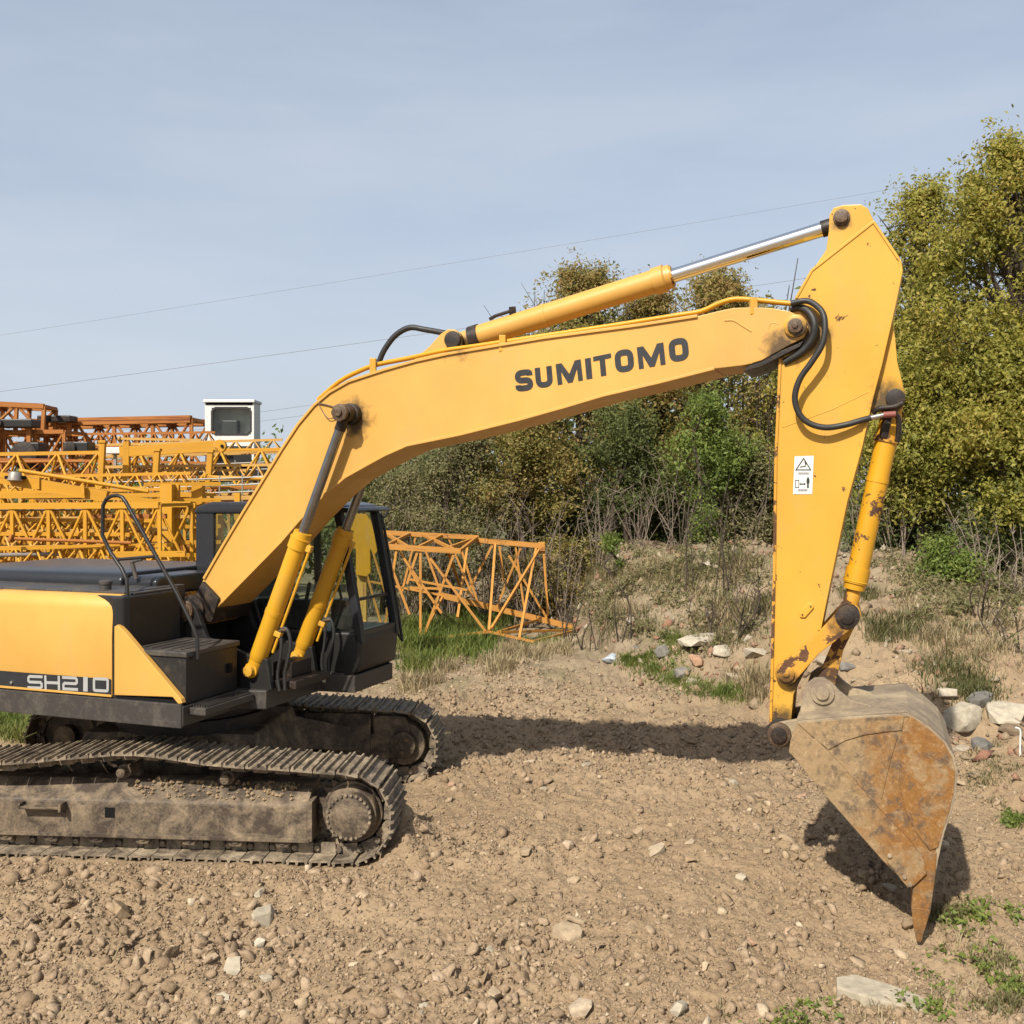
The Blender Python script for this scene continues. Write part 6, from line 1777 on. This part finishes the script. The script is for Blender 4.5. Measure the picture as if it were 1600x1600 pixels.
ICO_V = []
g = (1 + 5 ** 0.5) / 2
for a, b in ((1, g), (-1, g), (1, -g), (-1, -g)):
    ICO_V += [(0, a, b), (a, b, 0), (b, 0, a)]
ICO_V = np.array(ICO_V, float); ICO_V /= np.linalg.norm(ICO_V[0])
bmI = bmesh.new()
for p in ICO_V: bmI.verts.new(p)
bmesh.ops.convex_hull(bmI, input=bmI.verts); bmI.verts.ensure_lookup_table(); bmI.verts.index_update()
ICO_F = np.array([[v.index for v in f.verts] for f in bmI.faces]); ICO_V = np.array([v.co[:] for v in bmI.verts]); bmI.free()
bmJ = bmesh.new(); bmesh.ops.create_icosphere(bmJ, subdivisions=2, radius=1.0); bmJ.verts.index_update()
SPH_F = np.array([[v.index for v in f.verts] for f in bmJ.faces]); SPH_V = np.array([v.co[:] for v in bmJ.verts]); bmJ.free()

OCT_V = np.array([(1, 0, 0), (-1, 0, 0), (0, 1, 0), (0, -1, 0), (0, 0, 1), (0, 0, -1)], float)
OCT_F = np.array([(0, 2, 4), (2, 1, 4), (1, 3, 4), (3, 0, 4), (2, 0, 5), (1, 2, 5), (3, 1, 5), (0, 3, 5)])
def scatter(name, label, cat, X, Y, R, mat, seed, flat=0.7, base='ico', sink=0.25, jag=0.22, cuts=0):
    r = np.random.default_rng(seed); n = len(X)
    BV, BF = {'ico': (ICO_V, ICO_F), 'sph': (SPH_V, SPH_F), 'oct': (OCT_V, OCT_F)}[base]
    m = len(BV)
    sc = r.uniform(0.65, 1.3, (n, 1, 3)) * np.array([1, 1, flat])
    jit = 1 + r.normal(size=(n, m, 1)) * jag
    a = r.uniform(0, 2 * np.pi, n)
    P = np.repeat(BV[None], n, 0)
    if cuts:
        for q in range(cuts):
            dd = r.normal(size=(n, 1, 3)); dd /= np.linalg.norm(dd, axis=2, keepdims=True)
            over = np.maximum(0, (P * dd).sum(2, keepdims=True) - r.uniform(0.22, 0.68, (n, 1, 1)))
            P = P - dd * over
    P = P * jit * sc * R[:, None, None]
    c, s = np.cos(a)[:, None], np.sin(a)[:, None]
    x = P[..., 0] * c - P[..., 1] * s; y = P[..., 0] * s + P[..., 1] * c
    tl = r.normal(size=(n, 1)) * 0.35
    z = P[..., 2] + x * tl
    Z = ground_z(X, Y) + R * (flat - sink * 2) * 0.6
    V = np.stack([x + X[:, None], y + Y[:, None], z + Z[:, None]], -1).reshape(-1, 3)
    Fc = (BF[None] + (np.arange(n) * m)[:, None, None]).reshape(-1, 3)
    o = np_mesh(name, V, Fc, mat); o['kind'] = 'stuff'; tag(o, label, cat)
    return o
r = np.random.default_rng(501)
def clod_field(n, x0, x1, y0, y1, keep):
    X = r.uniform(x0, x1, n); Y = r.uniform(y0, y1, n) 
    Y = y0 + (Y - y0) ** 1.25 / (y1 - y0) ** 0.25
    k = r.random(n) < keep(X, Y)
    # nothing under the tracks
    k &= ~((np.abs(Y - 8.8 - (X + 3.1) * -0.078) < 0.36) & (X < -0.9))
    return X[k], Y[k]
def density(X, Y):
    base = sstep(-0.12, 0.28, fbm(X * 0.55 + 3, Y * 0.7, 2, 31))
    low = np.exp(-((Y - 6.3) / 0.75) ** 2) * (1 - sstep(1.8, 3.0, X))
    return np.clip(0.34 + 0.40 * base + 0.6 * low * (0.4 + 0.6 * sstep(-0.2, 0.3, fbm(X * 1.1, Y * 1.1, 2, 61))), 0, 1)
X, Y = clod_field(60000, -4.4, 5.2, 5.4, 13.0, density)
R_ = 0.006 + 0.016 * r.random(len(X)) ** 2.2
scatter('soil_crumbs', 'small crumbs of dry soil strewn over the dirt', 'soil', X, Y, R_, M['clod'], 502, 0.8, 'oct', 0.25, 0.34)
X = r.uniform(-3.0, 6.5, 44000); Y = r.uniform(10.6, 19.0, 44000)
k_ = (r.random(44000) < 0.12 + 0.75 * sstep(-0.15, 0.3, fbm(X * 0.9, Y * 1.1, 2, 81))) & (Y < bank_foot(X) + 0.4) & ~((X < -0.7) & (Y < 11.7))
scatter('far_clods', 'clods of dry soil on the flat beyond the boom shadow', 'soil', X[k_], Y[k_], 0.009 + 0.034 * r.random(k_.sum()) ** 3.5, M['clod'], 506, 0.85, 'oct', 0.2, 0.28)
X = r.uniform(-4.2, 1.6, 5200); Y = 5.5 + 1.9 * r.random(5200) ** 1.3
k_ = r.random(5200) < 0.06 + 0.94 * sstep(0.0, 0.28, fbm(X * 1.1 + 7, Y * 1.3, 2, 91))
scatter('clod_heaps', 'heaps of broken soil clods in the lower left foreground', 'soil', X[k_], Y[k_], 0.014 + 0.045 * r.random(k_.sum()) ** 2.2, M['clod'], 507, 0.95, 'sph', 0.36, 0.17, 8)
X, Y = clod_field(72000, -4.0, 4.6, 5.5, 10.5, lambda a, b: 0.25 + 0.75 * density(a, b))
scatter('soil_grit', 'fine grit of dry soil covering the dirt', 'soil', X, Y, 0.004 + 0.007 * r.random(len(X)) ** 1.5, M['clod'], 505, 0.8, 'oct', 0.15, 0.25)
X, Y = clod_field(17000, -4.4, 5.0, 5.4, 12.5, lambda a, b: density(a, b) ** 1.3)
R_ = 0.012 + 0.040 * r.random(len(X)) ** 4
scatter('soil_clods', 'fist-sized clods of dry soil strewn over the dirt', 'soil', X, Y, R_, M['clod'], 503, 0.9, 'ico', 0.42, 0.34)
n = 11000
X = r.uniform(0.6, 9.5, n); Y = r.uniform(8.5, 25, n); k = (Y - bank_foot(X) > -0.3) & (r.random(n) < 0.30 + 0.7 * sstep(-.1, .25, fbm(X * .8, Y * .8, 2, 71)))
scatter('bank_rubble', 'broken brick and stone rubble covering the bank', 'rubble', X[k], Y[k], 0.02 + 0.085 * r.random(k.sum()) ** 3, M['rubble'], 504, 0.8, 'oct', 0.2, 0.25)

def rock(name, label, px, py, wpx, hpx, mat, seed, flat=0.6, group=None, cat='stone', npts=18, pos=None, rot=None):
    rd = random.Random(seed)
    p = on_ground(px, py) if pos is None else Vector(pos)
    s = FPX / p.y
    a, c = wpx / s / 2, hpx / s / 2
    bb = bmesh.new()
    th = rd.uniform(0, 3.14) if rot is None else rot
    for k in range(npts):
        d = Vector((rd.gauss(0, 1), rd.gauss(0, 1), rd.gauss(0, 1))).normalized()
        q = Vector((max(-.8, min(.8, d.x * 1.1)) * a / .8, max(-.8, min(.8, d.y * 1.1)) * a * 0.8 / .8, max(-.72, min(.72, d.z)) * c * flat / .6))
        q = Vector((q.x * math.cos(th) * 1 - q.y * math.sin(th), q.x * math.sin(th) + q.y * math.cos(th), q.z + q.x * 0.1))
        bb.verts.new(q)
    bmesh.ops.convex_hull(bb, input=bb.verts)
    for v in [v for v in bb.verts if not v.link_faces]: bb.verts.remove(v)
    bmesh.ops.bevel(bb, geom=list(bb.edges), offset=min(a, c) * 0.10, segments=1, affect='EDGES', clamp_overlap=True)
    me = bpy.data.meshes.new(name); bb.to_mesh(me); bb.free(); me.materials.append(M[mat])
    o = link_mesh(name, me); o.location = (p.x, p.y, p.z + c * 0.25 * flat / .6)
    return tag(o, label, cat, group)
rock('concrete_chunk', 'large pale concrete chunk lying just right of the bucket', 1500, 1128, 62, 52, 'concrete', 601, cat='rubble')
rock('concrete_chunk', 'flat pale concrete slab tilted at the right edge beside the rubble', 1575, 1118, 78, 40, 'concrete', 602, cat='rubble', flat=0.5)
rock('concrete_chunk', 'grey concrete block between the two pale chunks right of the bucket', 1530, 1102, 40, 36, 'concrete_dark', 603, cat='rubble')
rock('concrete_chunk', 'small pale stone touching the bucket back', 1478, 1096, 30, 22, 'concrete', 604, cat='rubble')
rock('concrete_chunk', 'dark grey broken lump below the pale chunks right of the bucket', 1538, 1170, 50, 30, 'concrete_dark', 605, cat='rubble')
rock('brick_lump', 'reddish brick lump under the flat slab at the right edge', 1580, 1146, 34, 24, 'rubble', 606, cat='rubble')
rock('concrete_chunk', 'pale boulder on the bank close to the left edge of the arm', 1180, 1030, 34, 30, 'concrete', 607, cat='rubble')
rock('concrete_chunk', 'long pale ledge of concrete on the bank left of the arm', 1098, 1006, 66, 20, 'concrete', 608, cat='rubble', flat=0.5)
rock('concrete_chunk', 'grey triangular stone in the grass at the foot of the bank', 1035, 1024, 28, 26, 'concrete_dark', 609, cat='rubble')
rock('concrete_chunk', 'wide pale concrete lump on the bank beside the boulder', 1130, 1024, 40, 22, 'concrete', 610, cat='rubble')
rock('stone', 'round tan stone beside the bucket tooth tip', 1418, 1450, 26, 22, 'stone', 611)
rock('stone', 'big brown-grey clod in the middle foreground', 888, 1465, 46, 34, 'stone', 612)
rock('stone', 'dark flat stone of the pair in the open dirt', 1024, 1332, 36, 22, 'stone', 613)
rock('stone', 'squarish stone of the pair in the open dirt', 996, 1306, 22, 22, 'stone', 614)
rock('stone', 'pale upright stone at the bottom edge of the picture', 1062, 1582, 28, 38, 'concrete', 615)
rock('stone', 'rounded tan stone at the bottom edge left of the upright one', 908, 1588, 40, 34, 'stone', 616)
rock('stone', 'flat pinkish stone below the track at the left', 190, 1428, 34, 34, 'stone', 617)
rock('stone', 'pale split stone in the lower left clods', 412, 1446, 40, 34, 'concrete', 618)
rock('stone', 'white stone heap piece in the lower left clods', 366, 1518, 34, 26, 'concrete', 619)
rock('stone', 'pale stone beside the white heap piece', 402, 1482, 22, 26, 'concrete', 620)
rock('stone', 'tan stone half buried in the lower middle', 772, 1566, 26, 30, 'stone', 621)
rock('stone', 'orange-tan stone at the bottom near the centre', 768, 1590, 26, 24, 'stone', 622)
# slab lying in the right foreground
p = on_ground(1372, 1562)
t = None
mb = MB()
ax = Vector((0.80, -0.60, 0)).normalized(); sd = Vector((0.60, 0.80, 0))
c0 = p + Vector((0, 0, 0.015))
out = [(-0.27, 0.02), (-0.19, 0.13), (0.02, 0.13), (0.20, 0.10), (0.33, 0.07), (0.30, -0.07), (0.05, -0.12), (-0.22, -0.11)]
mb.loft([[c0 + ax * a + sd * b + Vector((0, 0, -0.05)) for a, b in out], [c0 + ax * a + sd * b + Vector((0, 0, 0.03)) for a, b in out]])
o = mb.build('concrete_slab', M['concrete'], None, 0.012); tag(o, 'flat broken concrete slab lying in the right foreground', 'slab')
cnt = 0
for k in range(900):
    x, y = random.uniform(-3.6, 4.6), random.uniform(5.8, 12.5)
    if random.random() > float(density(np.array([x]), np.array([y]))[0]) + 0.12: continue
    if abs(y - 8.8 + (x + 3.1) * 0.078) < 0.55 and x < -0.8: continue
    cnt += 1
    if cnt > 90: break
    sz = random.uniform(0.035, 0.075) if y < 8 else random.uniform(0.05, 0.09)
    s = FPX / y
    rock('loose_stone', 'small loose stone lying on the bare dirt', 0, 0, sz * s * 1.4, sz * s, random.choice(['stone', 'stone', 'stone', 'stone', 'concrete']), 700 + k, 0.6, 'loose stones on the dirt', 'stone', 14, (x, y, gz(x, y)))
for k in range(60):
    x, y = random.uniform(2.2, 7.5), random.uniform(10.5, 22)
    if y < float(bank_foot(x)) + 0.2: continue
    sz = random.uniform(0.10, 0.24); s = FPX / y
    rock('bank_stone', 'broken stone lying among the rubble on the bank', 0, 0, sz * s * 1.4, sz * s, random.choice(['stone', 'concrete', 'concrete_dark', 'rubble']), 1700 + k, 0.6, 'stones on the bank', 'rubble', 14, (x, y, gz(x, y)))
# rubbish
p = on_ground(957, 1036)
rd = np.random.default_rng(9)
V = SPH_V * (1 + 0.38 * rd.normal(size=(len(SPH_V), 1))) * np.array([0.17, 0.12, 0.07]) + np.array([p.x, p.y, p.z + 0.07])
BAG = plain_mat('plastic_bag', (0.32, 0.36, 0.39), 0.45, 0, 0.5, 0.25)
o = np_mesh('plastic_bag', V, SPH_F, BAG); tag(o, 'crumpled bluish plastic bag at the foot of the bank', 'bag')
p = on_ground(1545, 982)
mb = MB(); mb.bar(p + Vector((-.17, 0, 0.02)), p + Vector((.17, 0.05, 0.10)), 0.16, 0.05); o = mb.build('pale_board', M['concrete'], None, 0.006); tag(o, 'short pale board lying on the bank at the right', 'board')
p = on_ground(1594, 1185)
mb = MB(); mb.tube(smooth_path([p + Vector((0, 0, -.02)), p + Vector((0.0, 0, 0.14)), p + Vector((0.0, 0.0, 0.27)), p + Vector((-0.05, 0, 0.30))], 5), 0.011, 8); o = mb.build('white_pipe', M['white'], None, 0, smooth=50); tag(o, 'thin bent white plastic pipe standing at the right edge', 'pipe')
p = on_ground(185, 1490)
mb = MB(); mb.tube(smooth_path([p + Vector((-.08, .12, .02)), p + Vector((0, .06, .07)), p + Vector((.02, -.06, .05)), p + Vector((.01, -.12, .01))], 6), 0.006, 6); o = mb.build('root', M['straw'], None, 0, smooth=50); tag(o, 'thin curved pale root sticking out of the soil at lower left', 'root')
p = on_ground(900, 1446)
mb = MB(); mb.bar(p + Vector((-.06, .05, .03)), p + Vector((.06, -.04, .02)), 0.035, 0.025); o = mb.build('wood_scrap', M['stone'], None, 0.005); tag(o, 'short scrap of wood beside the big clod', 'wood')
